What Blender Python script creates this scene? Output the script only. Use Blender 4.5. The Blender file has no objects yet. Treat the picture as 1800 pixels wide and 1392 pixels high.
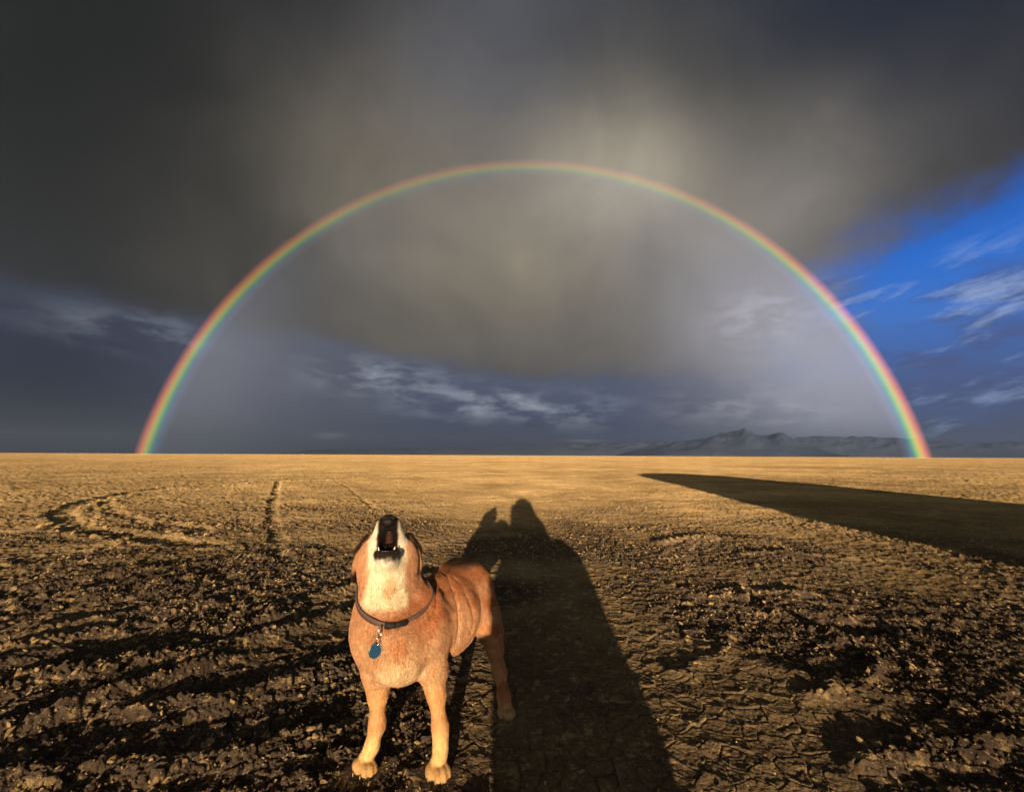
import bpy, math, random, time
import numpy as np
from mathutils import Vector, Matrix, Euler
T0 = time.time()
RAD = math.radians
sc = bpy.context.scene
C = sc.collection

# ------------------------------------------------------------------ camera
CAM_H = 0.95
cam = bpy.data.cameras.new('camera')
cam.sensor_width = 36.0
cam.lens = 767.0 / 1800.0 * 36.0
cam.clip_start = 0.02
cam.clip_end = 60000
cam_o = bpy.data.objects.new('camera', cam)
C.objects.link(cam_o)
cam_o.matrix_world = (Matrix.Translation((0, 0, CAM_H)) @ Matrix.Rotation(RAD(90 + 7.73), 4, 'X')
                      @ Matrix.Rotation(RAD(0.29), 4, 'Z'))
sc.camera = cam_o

# ------------------------------------------------------------------ light
SUN_EL, SUN_AZ = 6.3, 0.8                     # elevation; azimuth of the antisolar point (east of +Y)
BOW_AZ, BOW_EL = 1.53, -6.35                  # centre of the rainbow
SKY_STRENGTH = 0.05
SKY_GAIN = 0.47                               # storm light, set against the exposure
sun = bpy.data.lights.new('sun', 'SUN')
sun.energy = 5.0
sun.angle = RAD(0.53)
sun.color = (1.0, 0.735, 0.47)
sun_o = bpy.data.objects.new('sun', sun)
C.objects.link(sun_o)
ldir = Vector((math.sin(RAD(SUN_AZ)) * math.cos(RAD(SUN_EL)), math.cos(RAD(SUN_AZ)) * math.cos(RAD(SUN_EL)), -math.sin(RAD(SUN_EL))))
sun_o.rotation_euler = ldir.to_track_quat('-Z', 'Y').to_euler()
sun_o.location = (0, -30, 20)

sc.view_settings.view_transform = 'Standard'
sc.view_settings.look = 'None'
sc.view_settings.gamma = 1.0
sc.view_settings.exposure = 1.2
sc.view_settings.use_curve_mapping = False
sc.cycles.use_denoising = True
sc.cycles.max_bounces = 6
sc.cycles.diffuse_bounces = 2
sc.cycles.glossy_bounces = 2
sc.cycles.transparent_max_bounces = 12
sc.cycles.volume_bounces = 0


def srgb(r, g, b):
    f = lambda c: (c / 12.92 if c <= 0.04045 else ((c + 0.055) / 1.055) ** 2.4)
    return (f(r / 255), f(g / 255), f(b / 255))


class NT:
    """tiny helper to write node trees as expressions"""
    def __init__(s, tree):
        s.t = tree
    def n(s, typ, **kw):
        nd = s.t.nodes.new(typ)
        for k, v in kw.items():
            setattr(nd, k, v)
        return nd
    def put(s, sock, v):
        if isinstance(v, bpy.types.NodeSocket):
            s.t.links.new(v, sock)
        elif v is not None:
            if sock.type == 'RGBA' and len(v) == 3:
                v = (*v, 1)
            sock.default_value = v
    def m(s, op, a, b=None, c=None, clamp=False):
        nd = s.n('ShaderNodeMath', operation=op, use_clamp=clamp)
        s.put(nd.inputs[0], a)
        if b is not None: s.put(nd.inputs[1], b)
        if c is not None: s.put(nd.inputs[2], c)
        return nd.outputs[0]
    def add(s, a, b): return s.m('ADD', a, b)
    def sub(s, a, b): return s.m('SUBTRACT', a, b)
    def mul(s, a, b): return s.m('MULTIPLY', a, b)
    def ss(s, x, lo, hi, a=0.0, b=1.0):       # smoothstep
        nd = s.n('ShaderNodeMapRange', interpolation_type='SMOOTHSTEP')
        s.put(nd.inputs[0], x); s.put(nd.inputs[1], lo); s.put(nd.inputs[2], hi); s.put(nd.inputs[3], a); s.put(nd.inputs[4], b)
        return nd.outputs[0]
    def mix(s, f, a, b, blend='MIX'):
        nd = s.n('ShaderNodeMix', data_type='RGBA', blend_type=blend)
        s.put(nd.inputs[0], f); s.put(nd.inputs[6], a); s.put(nd.inputs[7], b)
        return nd.outputs[2]
    def xyz(s, x, y, z):
        nd = s.n('ShaderNodeCombineXYZ')
        s.put(nd.inputs[0], x); s.put(nd.inputs[1], y); s.put(nd.inputs[2], z)
        return nd.outputs[0]
    def noise(s, vec, scale, detail=4, rough=0.5, dist=0.0, out=0):
        nd = s.n('ShaderNodeTexNoise')
        s.put(nd.inputs['Vector'], vec)
        nd.inputs['Scale'].default_value = scale
        nd.inputs['Detail'].default_value = detail
        nd.inputs['Roughness'].default_value = rough
        nd.inputs['Distortion'].default_value = dist
        return nd.outputs[out]
    def ramp(s, f, stops, interp='LINEAR'):
        nd = s.n('ShaderNodeValToRGB')
        cr = nd.color_ramp
        cr.interpolation = interp
        while len(cr.elements) < len(stops): cr.elements.new(0.5)
        for e, (p, c) in zip(cr.elements, stops):
            e.position = p; e.color = (*c, 1) if len(c) == 3 else c
        s.put(nd.inputs[0], f)
        return nd.outputs[0]


# ------------------------------------------------------------------ sky: storm deck over a clear evening sky, built by direction
def build_world():
    w = bpy.data.worlds.new('World')
    sc.world = w
    w.use_nodes = True
    w.cycles.sampling_method = 'MANUAL'
    w.cycles.sample_map_resolution = 256
    t = w.node_tree
    t.nodes.clear()
    N = NT(t)
    out = N.n('ShaderNodeOutputWorld')
    bg = N.n('ShaderNodeBackground')
    sky = N.n('ShaderNodeTexSky', sky_type='NISHITA')
    sky.sun_disc = False
    sky.sun_elevation = RAD(SUN_EL)
    sky.sun_rotation = RAD(180 + SUN_AZ)
    clear = N.mix(1.0, sky.outputs[0], (SKY_STRENGTH,) * 3, 'MULTIPLY')
    d = N.n('ShaderNodeTexCoord').outputs['Generated']
    sp = N.n('ShaderNodeSeparateXYZ'); N.put(sp.inputs[0], d)
    x, y, z = sp.outputs
    az0 = N.mul(N.m('ARCTAN2', x, y), 180 / math.pi)
    el0 = N.mul(N.m('ARCSINE', z), 180 / math.pi)
    wn = N.n('ShaderNodeSeparateColor'); N.put(wn.inputs[0], N.noise(d, 2.6, 5, 0.52, 0.3, out=1))
    az = N.add(az0, N.mul(N.sub(wn.outputs[0], 0.5), 20.0))
    el = N.add(el0, N.mul(N.sub(wn.outputs[1], 0.5), 16.0))

    def gauss(a, e, sa, se, A=az, E=el):
        u = N.m('DIVIDE', N.sub(A, a), sa); v = N.m('DIVIDE', N.sub(E, e), se)
        return N.m('EXPONENT', N.mul(N.add(N.mul(u, u), N.mul(v, v)), -1.0))

    # deck: dark slate, warmer and paler towards the middle where the low sun reaches the rain
    col = N.ramp(N.m('DIVIDE', el, 90.0, clamp=True), [(0.0, srgb(50, 52, 60)), (0.25, srgb(43, 42, 42)), (0.42, srgb(36, 37, 40)), (0.6, srgb(30, 33, 42)), (1.0, srgb(30, 33, 40))])
    azh = N.add(az0, N.mul(N.sub(wn.outputs[0], 0.5), 9.0)); elh = N.add(el0, N.mul(N.sub(wn.outputs[1], 0.5), 6.0))
    for a, e, sa, se, c, wt in [
        (2, 29, 34, 18, srgb(120, 115, 106), 0.9),
        (-47, 38, 19, 28, srgb(30, 30, 30), 0.95),
        (50, 46, 19, 17, srgb(27, 33, 50), 0.97),
        (-16, 36, 14, 8, srgb(118, 110, 104), 0.5),
        (-22, 33, 12, 7, srgb(104, 98, 82), 0.4),
        (2, 25, 20, 10, srgb(136, 126, 106), 0.7),
        (28, 24, 14, 10, srgb(140, 134, 128), 0.6),
        (-30, 22, 12, 8, srgb(74, 71, 66), 0.5),
        (-4, 44, 13, 5, srgb(98, 99, 106), 0.5),
        (-14, 18, 20, 5, srgb(92, 86, 74), 0.45),
        (8, 14, 18, 4, srgb(104, 98, 90), 0.5),
        (26, 56, 18, 8, srgb(54, 56, 64), 0.7),
        (-2, 52, 15, 7, srgb(90, 91, 98), 0.75),
        (27, 12, 9, 8, srgb(136, 132, 132), 0.6),
    ]:
        col = N.mix(N.mul(gauss(a, e, sa, se), wt), col, c)
    for a, e, sa, se, c, wt in [(13, 35, 11, 6.5, srgb(172, 163, 145), 0.7), (16, 31.5, 8, 4.5, srgb(180, 172, 154), 0.35), (0.6, 24.5, 2.2, 3.2, srgb(150, 140, 118), 0.45), (36, 56, 20, 11, srgb(44, 48, 60), 0.75)]:
        col = N.mix(N.mul(gauss(a, e, sa, se, azh, elh), wt), col, c)
    # soft mottling of the deck and faint slanting rain shafts
    mot = N.noise(d, 4.0, 6, 0.55, 0.6)
    col = N.mix(1.0, col, N.ramp(mot, [(0.25, (0.80,) * 3), (0.5, (1.0,) * 3), (0.78, (1.22, 1.21, 1.18))]), 'MULTIPLY')
    shaft = N.noise(N.xyz(N.mul(N.add(az0, N.mul(el0, 0.12)), 0.16), N.mul(el0, 0.012), 3.7), 1.0, 4, 0.55)
    col = N.mix(N.ss(el0, 44, 20), col, N.mix(1.0, col, N.ramp(shaft, [(0.3, (0.95,) * 3), (0.7, (1.05,) * 3)]), 'MULTIPLY'))

    # below the deck's ragged base: slate-blue distance
    base_el = N.add(N.mul(N.ss(az0, -50, 18), -4.6), 14.6)
    ragged = N.noise(N.xyz(N.mul(az0, 0.085), N.mul(el0, 0.26), 1.3), 1.0, 6, 0.6, 0.4)
    el_r = N.add(el0, N.mul(N.sub(ragged, 0.5), 7.0))
    below = N.mul(N.ss(N.sub(el_r, base_el), 1.6, -1.6), N.ss(az0, 42, 12, 0.35, 1.0))
    low = N.ramp(N.m('DIVIDE', el0, 16.0, clamp=True), [(0.0, srgb(46, 54, 84)), (0.2, srgb(56, 66, 96)), (0.5, srgb(74, 82, 106)), (1.0, srgb(78, 83, 99))])
    low = N.mix(gauss(-48, 4, 16, 14, az0, el0), low, srgb(28, 33, 54))
    low = N.mix(N.mul(gauss(-24, 8, 11, 8, az0, el0), 0.55), low, srgb(92, 93, 104))
    low = N.mix(N.mul(gauss(2, 2.4, 14, 2.4, az0, el0), 0.75), low, srgb(44, 52, 80))
    # lighter torn cloud banks under the deck
    bank = N.noise(N.xyz(N.mul(az0, 0.16), N.mul(el0, 0.46), 7.1), 1.0, 8, 0.6, 0.15)
    bankm = N.mul(N.ss(bank, 0.40, 0.66),
                  N.m('MINIMUM', N.add(N.add(gauss(-17, 9.6, 7.5, 2.0, az0, el0), gauss(-4, 6.6, 9, 2.1, az0, el0)),
                        N.add(gauss(8, 5.6, 6, 1.8, az0, el0), N.mul(gauss(-41, 12.2, 7, 1.7, az0, el0), 0.45))), 1.0))
    low = N.mix(N.mul(bankm, 1.0), low, srgb(150, 158, 172))
    crest = N.mul(N.ss(bank, 0.58, 0.74), N.add(gauss(-14, 9.4, 3.5, 1.0, az0, el0), N.add(gauss(-2, 6.6, 5, 1.1, az0, el0), gauss(8.5, 5.8, 3, 1.0, az0, el0))))
    low = N.mix(N.mul(crest, 1.0), low, srgb(200, 201, 204))
    for a, e, sa, se in ((-22.5, 2.2, 1.7, 0.32), (9.5, 1.9, 2.4, 0.22), (18, 1.0, 1.6, 0.2)):
        low = N.mix(N.mul(gauss(a, e, sa, se, az0, N.add(el0, N.mul(N.sub(bank, 0.5), 1.2))), 0.6), low, srgb(150, 142, 150))
    col = N.mix(below, col, low)

    # clear blue gap to the right with torn cloud in it
    hole = N.m('MINIMUM', N.add(N.add(gauss(56, 18, 15, 7.0), N.mul(gauss(50, 12, 16, 7), 1.0)), N.mul(gauss(54, 3, 14, 8), 1.0)), 1.0)
    torn = N.noise(N.xyz(N.mul(N.add(az0, N.mul(el0, -0.5)), 0.10), N.mul(el0, 0.22), 5.5), 1.0, 7, 0.6, 0.2)
    hole = N.ss(N.add(hole, N.mul(N.sub(torn, 0.5), 0.9)), 0.15, 0.95)
    blue = N.ramp(N.m('DIVIDE', el0, 30.0, clamp=True), [(0.0, srgb(52, 64, 96)), (0.22, srgb(62, 86, 138)), (0.45, srgb(58, 116, 204)), (0.62, srgb(30, 110, 212)), (0.85, srgb(14, 76, 168)), (1.0, srgb(34, 62, 118))])
    blue = N.mix(0.06, blue, clear)
    tw = N.noise(N.xyz(N.mul(N.add(az0, N.mul(el0, -0.8)), 0.16), N.mul(N.add(el0, N.mul(az0, 0.15)), 0.5), 2.2), 0.75, 8, 0.6, 0.2)
    blue = N.mix(N.mul(N.mul(N.ss(tw, 0.44, 0.62), N.ss(el0, 20, 13)), 0.9), blue, srgb(70, 88, 138))
    tw2 = N.noise(N.xyz(N.mul(N.add(az0, N.mul(el0, -1.1)), 0.2), N.mul(N.add(el0, N.mul(az0, -0.1)), 0.62), 9.4), 0.7, 8, 0.62, 0.15)
    blue = N.mix(N.mul(N.mul(N.ss(tw2, 0.50, 0.70), N.ss(el0, 21, 15)), 0.85), blue, srgb(146, 168, 212))
    col = N.mix(hole, col, blue)

    # pale lit shreds inside the right limb of the bow
    sh = N.noise(N.xyz(N.mul(az0, 0.22), N.mul(el0, 0.5), 4.4), 1.0, 7, 0.6, 0.15)
    right = N.mul(N.add(gauss(31, 15.5, 5, 3.0, az0, el0), N.add(gauss(33, 4.7, 3.4, 1.0, az0, el0), N.mul(gauss(27, 6, 8, 2.5, az0, el0), 0.5))), N.ss(sh, 0.42, 0.62))
    col = N.mix(N.mul(right, 0.7), col, srgb(186, 184, 190))

    # light scattered back inside the bow (always centred on the antisolar point)
    ax = (math.sin(RAD(BOW_AZ)) * math.cos(RAD(BOW_EL)), math.cos(RAD(BOW_AZ)) * math.cos(RAD(BOW_EL)), math.sin(RAD(BOW_EL)))
    dp = N.n('ShaderNodeVectorMath', operation='DOT_PRODUCT'); N.put(dp.inputs[0], d); dp.inputs[1].default_value = ax
    ang = N.mul(N.m('ARCCOSINE', dp.outputs['Value']), 180 / math.pi)
    ins = N.mul(N.ss(ang, 42.1, 40.7), N.ss(ang, 22, 40, 0.35, 1.0))
    side = N.m('MAXIMUM', N.ss(az0, 12, 36), N.mul(N.ss(az0, -20, -38), 0.9))
    lowf = N.ss(el0, 32, 8)
    glow = N.mul(ins, N.add(0.10, N.mul(N.mul(side, lowf), 0.62)))
    col = N.mix(glow, col, N.mix(N.ss(az0, -10, 30), srgb(136, 136, 146), srgb(190, 189, 202)))

    # the deck thins out behind the viewer, where the sun stands below it
    wn2 = N.noise(d, 3.0, 6, 0.6, 0.5)
    back = N.mul(N.ss(N.add(N.m('ABSOLUTE', az0), N.mul(N.sub(wn2, 0.5), 60.0)), 95, 150), N.ss(N.add(el0, N.mul(N.sub(wn2, 0.5), 30.0)), 42, 16))
    col = N.mix(back, col, clear)
    N.put(bg.inputs['Color'], col)
    bg.inputs['Strength'].default_value = SKY_GAIN
    t.links.new(bg.outputs[0], out.inputs[0])


build_world()
rng = np.random.default_rng(7)
random.seed(7)


# ------------------------------------------------------------------ helpers
def tag(o, label=None, cat=None, group=None, kind=None):
    for k, v in (('label', label), ('category', cat), ('group', group), ('kind', kind)):
        if v: o[k] = v
    return o


def mesh_np(name, V, F, smooth=True):
    """mesh from numpy arrays; F is (n,3) or (n,4)"""
    me = bpy.data.meshes.new(name)
    V = np.ascontiguousarray(V, dtype=np.float32); F = np.ascontiguousarray(F, dtype=np.int32)
    k = F.shape[1]
    me.vertices.add(len(V)); me.vertices.foreach_set('co', V.ravel())
    me.loops.add(F.size); me.loops.foreach_set('vertex_index', F.ravel())
    me.polygons.add(len(F)); me.polygons.foreach_set('loop_start', np.arange(len(F), dtype=np.int32) * k)
    me.update(calc_edges=True)
    me.validate()
    me.polygons.foreach_set('use_smooth', np.full(len(me.polygons), smooth))
    me.update()
    return me


def link(name, me, mat=None, parent=None):
    o = bpy.data.objects.new(name, me)
    C.objects.link(o)
    if mat is not None and me is not None and len(me.materials) == 0:
        me.materials.append(mat)
    if parent is not None: o.parent = parent
    return o


def empty(name, loc=(0, 0, 0), rz=0):
    o = bpy.data.objects.new(name, None)
    C.objects.link(o); o.location = loc; o.rotation_euler = (0, 0, rz)
    o.empty_display_size = 0.2
    return o


def material(name, color=(0.5, 0.5, 0.5), rough=0.6, metallic=0.0, spec=0.5, vary=0.12, vscale=20.0, bump=0.0, bscale=200.0):
    m = bpy.data.materials.new(name); m.use_nodes = True
    N = NT(m.node_tree); b = m.node_tree.nodes['Principled BSDF']
    tc = N.n('ShaderNodeTexCoord').outputs['Object']
    n = N.noise(tc, vscale, 4, 0.6)
    c = N.mix(1.0, color, N.ramp(n, [(0.3, (1 - vary,) * 3), (0.7, (1 + vary,) * 3)]), 'MULTIPLY')
    N.put(b.inputs['Base Color'], c)
    b.inputs['Roughness'].default_value = rough
    b.inputs['Metallic'].default_value = metallic
    b.inputs['Specular IOR Level'].default_value = spec
    if bump:
        bn = N.n('ShaderNodeBump'); bn.inputs['Strength'].default_value = bump; bn.inputs['Distance'].default_value = 0.002
        N.put(bn.inputs['Height'], N.noise(tc, bscale, 3, 0.6)); N.put(b.inputs['Normal'], bn.outputs[0])
    return m


_perm = rng.permutation(4096).astype(np.int64)
_grad = rng.uniform(0, 2 * np.pi, 4096)
_gx, _gy = np.cos(_grad), np.sin(_grad)


def _h(ix, iy, seed):
    return _perm[(_perm[(ix + seed * 131) & 4095] + iy) & 4095]


def perlin(x, y, seed=0):
    ix = np.floor(x).astype(np.int64); iy = np.floor(y).astype(np.int64)
    fx = x - ix; fy = y - iy
    u = fx * fx * fx * (fx * (fx * 6 - 15) + 10); v = fy * fy * fy * (fy * (fy * 6 - 15) + 10)
    def g(a, b):
        k = _h(ix + a, iy + b, seed)
        return _gx[k] * (fx - a) + _gy[k] * (fy - b)
    n0 = g(0, 0) * (1 - u) + g(1, 0) * u
    n1 = g(0, 1) * (1 - u) + g(1, 1) * u
    return (n0 * (1 - v) + n1 * v) * 1.5


def fbm(x, y, seed=0, oct=3):
    s = 0; a = 1.0
    for i in range(oct):
        s = s + a * perlin(x * 2 ** i, y * 2 ** i, seed + i); a *= 0.5
    return s


def voronoi(x, y, seed=0):
    ix = np.floor(x).astype(np.int64); iy = np.floor(y).astype(np.int64)
    f1 = np.full(x.shape, 9.0); f2 = f1.copy(); cid = np.zeros(x.shape, np.int64); dx = np.zeros(x.shape); dy = np.zeros(x.shape)
    for a in (-1, 0, 1):
        for b in (-1, 0, 1):
            k = _h(ix + a, iy + b, seed)
            px = ix + a + 0.5 + 0.42 * _gx[k]; py = iy + b + 0.5 + 0.42 * _gy[_perm[k]]
            ex = x - px; ey = y - py
            d = np.sqrt(ex * ex + ey * ey)
            n = d < f1
            f2 = np.where(n, f1, np.minimum(f2, d))
            f1 = np.where(n, d, f1); cid = np.where(n, k, cid); dx = np.where(n, ex, dx); dy = np.where(n, ey, dy)
    return f1, f2, cid, dx, dy


def sstep(x, a, b):
    t = np.clip((x - a) / (b - a), 0, 1)
    return t * t * (3 - 2 * t)


def polydist(x, y, pts):
    """distance to a polyline, and side (+ left of travel)"""
    best = np.full(x.shape, 1e9); side = np.zeros(x.shape); along = np.zeros(x.shape); acc = 0.0
    for (ax, ay), (bx, by) in zip(pts[:-1], pts[1:]):
        vx, vy = bx - ax, by - ay; L2 = vx * vx + vy * vy; L = math.sqrt(L2)
        t = np.clip(((x - ax) * vx + (y - ay) * vy) / L2, 0, 1)
        d = np.hypot(x - ax - t * vx, y - ay - t * vy)
        n = d < best
        best = np.where(n, d, best)
        side = np.where(n, np.sign(vx * (y - ay) - vy * (x - ax)), side)
        along = np.where(n, acc + t * L, along)
        acc += L
    return best, side, along


def smooth_line(pts, k=6):
    P = np.array([pts[0]] + list(pts) + [pts[-1]], float); o = []
    for i in range(1, len(P) - 2):
        for j in range(k):
            t = j / k
            o.append(0.5 * ((2 * P[i]) + (-P[i - 1] + P[i + 1]) * t + (2 * P[i - 1] - 5 * P[i] + 4 * P[i + 1] - P[i + 2]) * t * t + (-P[i - 1] + 3 * P[i] - 3 * P[i + 1] + P[i + 2]) * t ** 3))
    o.append(P[-2])
    return [tuple(p) for p in o]


# ------------------------------------------------------------------ the playa: one relief sheet out to the horizon
RUTS = [  # (line, half width, depth, berm)
    (smooth_line([(-4.6, 19.6), (-6.34, 19.0), (-7.8, 17.96), (-9.3, 15.8), (-9.8, 13.7), (-9.5, 11.5), (-8.67, 9.46), (-7.86, 8.04), (-7.16, 7.14), (-6.3, 6.37), (-5.45, 5.76), (-4.74, 5.38), (-4.1, 5.1), (-3.2, 4.8)], 4), 0.16, 0.050, 0.020),
    (smooth_line([(-6.6, 15.9), (-8.04, 14.97), (-8.65, 13.0), (-8.74, 10.55), (-8.29, 9.24), (-7.46, 8.24), (-6.25, 7.1), (-5.26, 6.41), (-4.6, 6.07), (-3.9, 5.72)], 4), 0.10, 0.032, 0.012),
    ([(-8.18, 15.6), (-5.54, 10.44), (-3.95, 7.4), (-3.15, 5.97), (-2.58, 5.0), (-2.0, 4.0)], 0.085, 0.036, 0.005),
    ([(-6.77, 16.8), (-4.92, 13.3), (-3.06, 9.27), (-2.38, 7.85)], 0.06, 0.024, 0.004),
]
RIDGES = [  # (line, width, height): churned mud thrown up by wheels
    ([(-1.75, 1.55), (-1.48, 1.90), (-1.29, 2.36), (-0.96, 2.82)], 0.055, 0.040),
    ([(-2.1, 1.9), (-1.58, 2.17), (-1.42, 2.76), (-1.18, 3.2), (-1.0, 3.6)], 0.07, 0.045),
    ([(-1.44, 1.73), (-1.26, 1.84), (-1.1, 1.79)], 0.05, 0.035),
    ([(-1.55, 1.42), (-0.88, 1.5), (-0.62, 1.64)], 0.05, 0.03),
    ([(-2.75, 3.0), (-2.62, 3.3), (-2.42, 3.48)], 0.07, 0.04),
    ([(-3.4, 3.0), (-2.9, 3.7), (-2.3, 4.3), (-1.9, 4.45)], 0.09, 0.035),
    ([(-2.5, 2.2), (-2.1, 2.55), (-1.95, 2.9)], 0.07, 0.04),
    ([(-1.1, 3.3), (-0.85, 3.42), (-0.55, 3.6)], 0.06, 0.05),
    ([(1.60, 3.12), (1.63, 2.85), (1.66, 2.6), (1.72, 2.42)], 0.06, 0.055),
    ([(1.45, 3.2), (1.75, 3.3), (2.1, 3.2)], 0.06, 0.035),
    ([(1.63, 4.96), (2.15, 5.31), (2.57, 5.22), (2.84, 4.9)], 0.08, 0.05),
    ([(2.3, 4.4), (2.7, 4.5), (3.2, 4.3)], 0.07, 0.03),
    ([(1.2, 1.85), (1.5, 1.95), (1.7, 2.15)], 0.05, 0.03),
    ([(1.1, 1.5), (1.45, 1.62), (1.85, 1.6)], 0.05, 0.03),
    ([(0.75, 2.05), (1.0, 2.2), (1.15, 2.5)], 0.05, 0.02),
    ([(-0.95, 1.95), (-0.75, 2.1), (-0.6, 2.3)], 0.05, 0.03),
]
PITS = [(1.9, 2.62, 0.30, 0.10, 0.05), (1.95, 3.35, 0.30, 0.1, 0.04), (-0.62, 3.78, 0.25, 0.12, 0.04), (-0.55, 2.95, 0.25, 0.1, 0.04), (-1.95, 2.35, 0.3, 0.12, 0.03)]
FLAT = []   # (x, y, radius) where feet stand


def crumble(x, y):
    """0 where the crust is whole, 1 where it is churned"""
    m = fbm(x / 1.4 + 11, y / 1.4 + 3, 40, 3) * 0.9 + 0.50
    m = m + 0.25 * sstep(np.abs(x + 0.1), 0.5, 1.1)
    q = np.hypot(x - 0.3, (y - 2.1) * 0.6)           # whole cracked crust in front of the photographer
    m = m - 0.85 * (1 - sstep(q, 0.35, 0.75))
    m = m * (1 - 0.55 * sstep(y, 4.5, 11.0))
    return np.clip(m, 0.06, 1.0)


def height(x, y, r=None, px=0.0):
    x = np.asarray(x, float); y = np.asarray(y, float)
    if r is None: r = np.hypot(x, y)
    M = crumble(x, y)
    far = 1 - sstep(r, 40, 160)
    h = 0.010 * fbm(x / 1.5, y / 1.5, 1, 2) + 0.016 * fbm(x / 6.0, y / 4.0, 5, 2) * sstep(r, 3, 12)
    # cracked plates, each a little tilted and curled
    wx = x + 0.02 * perlin(x / 0.09, y / 0.09, 21); wy = y + 0.02 * perlin(x / 0.09 + 7, y / 0.09, 22)
    s = 0.085
    f1, f2, cid, dx, dy = voronoi(wx / s, wy / s, 2)
    tl = _gx[cid] * dx + _gy[cid] * dy
    e = f2 - f1
    whole = 1 - 0.65 * M
    h = h + far * s * (0.05 + 0.13 * M) * tl + 0.0035 * _gx[_perm[cid]] * M * far
    h = h - far * 0.008 * whole * (1 - sstep(e, 0.012, 0.05)) + far * 0.003 * sstep(f1, 0.25, 0.6) * whole
    s2 = 0.034
    f1, f2, cid, dx, dy = voronoi(wx / s2 + 31, wy / s2, 3)
    tl = _gx[cid] * dx + _gy[cid] * dy
    h = h + far * M * (s2 * 0.22 * tl + 0.003 * _gx[_perm[cid]]) - far * 0.004 * (1 - sstep(f2 - f1, 0.03, 0.16)) * (0.3 + 0.7 * M)
    # crumbs
    h = h + far * M * M * (0.006 * np.maximum(perlin(x / 0.11, y / 0.085, 8), 0) + 0.006 * np.abs(perlin(x / 0.045, y / 0.032, 9)) + 0.008 * np.abs(perlin(x / 0.018, y / 0.014, 10)))
    h = h + far * 0.0015 * perlin(x / 0.02, y / 0.02, 12)
    # low drawn-out swells of mud further off
    h = h + sstep(r, 3.5, 9) * (0.030 * np.maximum(fbm(x / 0.9, y / 0.55, 14, 3) - 0.15, 0) + 0.012 * np.abs(perlin(x / 0.35, y / 0.22, 17)))
    # wheel streaks
    lm = sstep(-x, 0.5, 1.2) * (1 - sstep(y, 3.5, 6))
    a = 0.62 * x + 0.78 * y; b = 0.78 * x - 0.62 * y
    h = h + lm * 0.040 * np.maximum(fbm(a / 1.3, b / 0.19, 26, 2) - 0.12, 0)
    rm = sstep(x, 0.7, 1.3) * (1 - sstep(y, 3.5, 6))
    a = 0.5 * x - 0.87 * y; b = 0.87 * x + 0.5 * y
    h = h + rm * 0.022 * np.maximum(fbm(a / 0.9, b / 0.22, 28, 2) - 0.12, 0)
    near = r < 40
    if near.any():
        X = x[near]; Y = y[near]; hn = h[near]
        jag = 0.55 + 0.55 * np.abs(perlin(X / 0.035, Y / 0.03, 31)) + 0.4 * perlin(X / 0.22, Y / 0.22, 32)
        for pts, w, dep, berm in RUTS:
            d, sd, al = polydist(X + 0.05 * perlin(X / 0.3, Y / 0.3, 33), Y + 0.05 * perlin(X / 0.3 + 9, Y / 0.3, 34), pts)
            tread = (0.65 + 0.35 * np.sin(al / 0.21 * 2 * np.pi)) * (0.45 + 0.55 * sstep(perlin(al / 0.8 + 5, al * 0 + w * 37, 38) + 0.3, 0, 0.4))
            hn = hn - dep * tread * (1 - sstep(d, w * 0.6, w * 1.2)) + berm * jag * sstep(perlin(al / 0.5, al * 0 + w * 91, 39), -0.2, 0.4) * np.exp(-((d - w * 1.55) / (w * 0.42)) ** 2)
        for pts, w, hh in RIDGES:
            d, sd, al = polydist(X + 0.06 * perlin(X / 0.16, Y / 0.16, 35), Y + 0.06 * perlin(X / 0.16 + 5, Y / 0.16, 36), pts)
            hn = hn + hh * jag * np.exp(-(d / w) ** 2)
        for cx, cy, ax, ay, dep in PITS:
            q = ((X - cx) / ax) ** 2 + ((Y - cy) / ay) ** 2
            hn = hn - dep * np.exp(-q)
        for fx, fy, fr in FLAT:
            k = 1 - sstep(np.hypot(X - fx, Y - fy), fr, fr * 2.4)
            hn = hn * (1 - k)
        h[near] = hn
    return h


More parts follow.
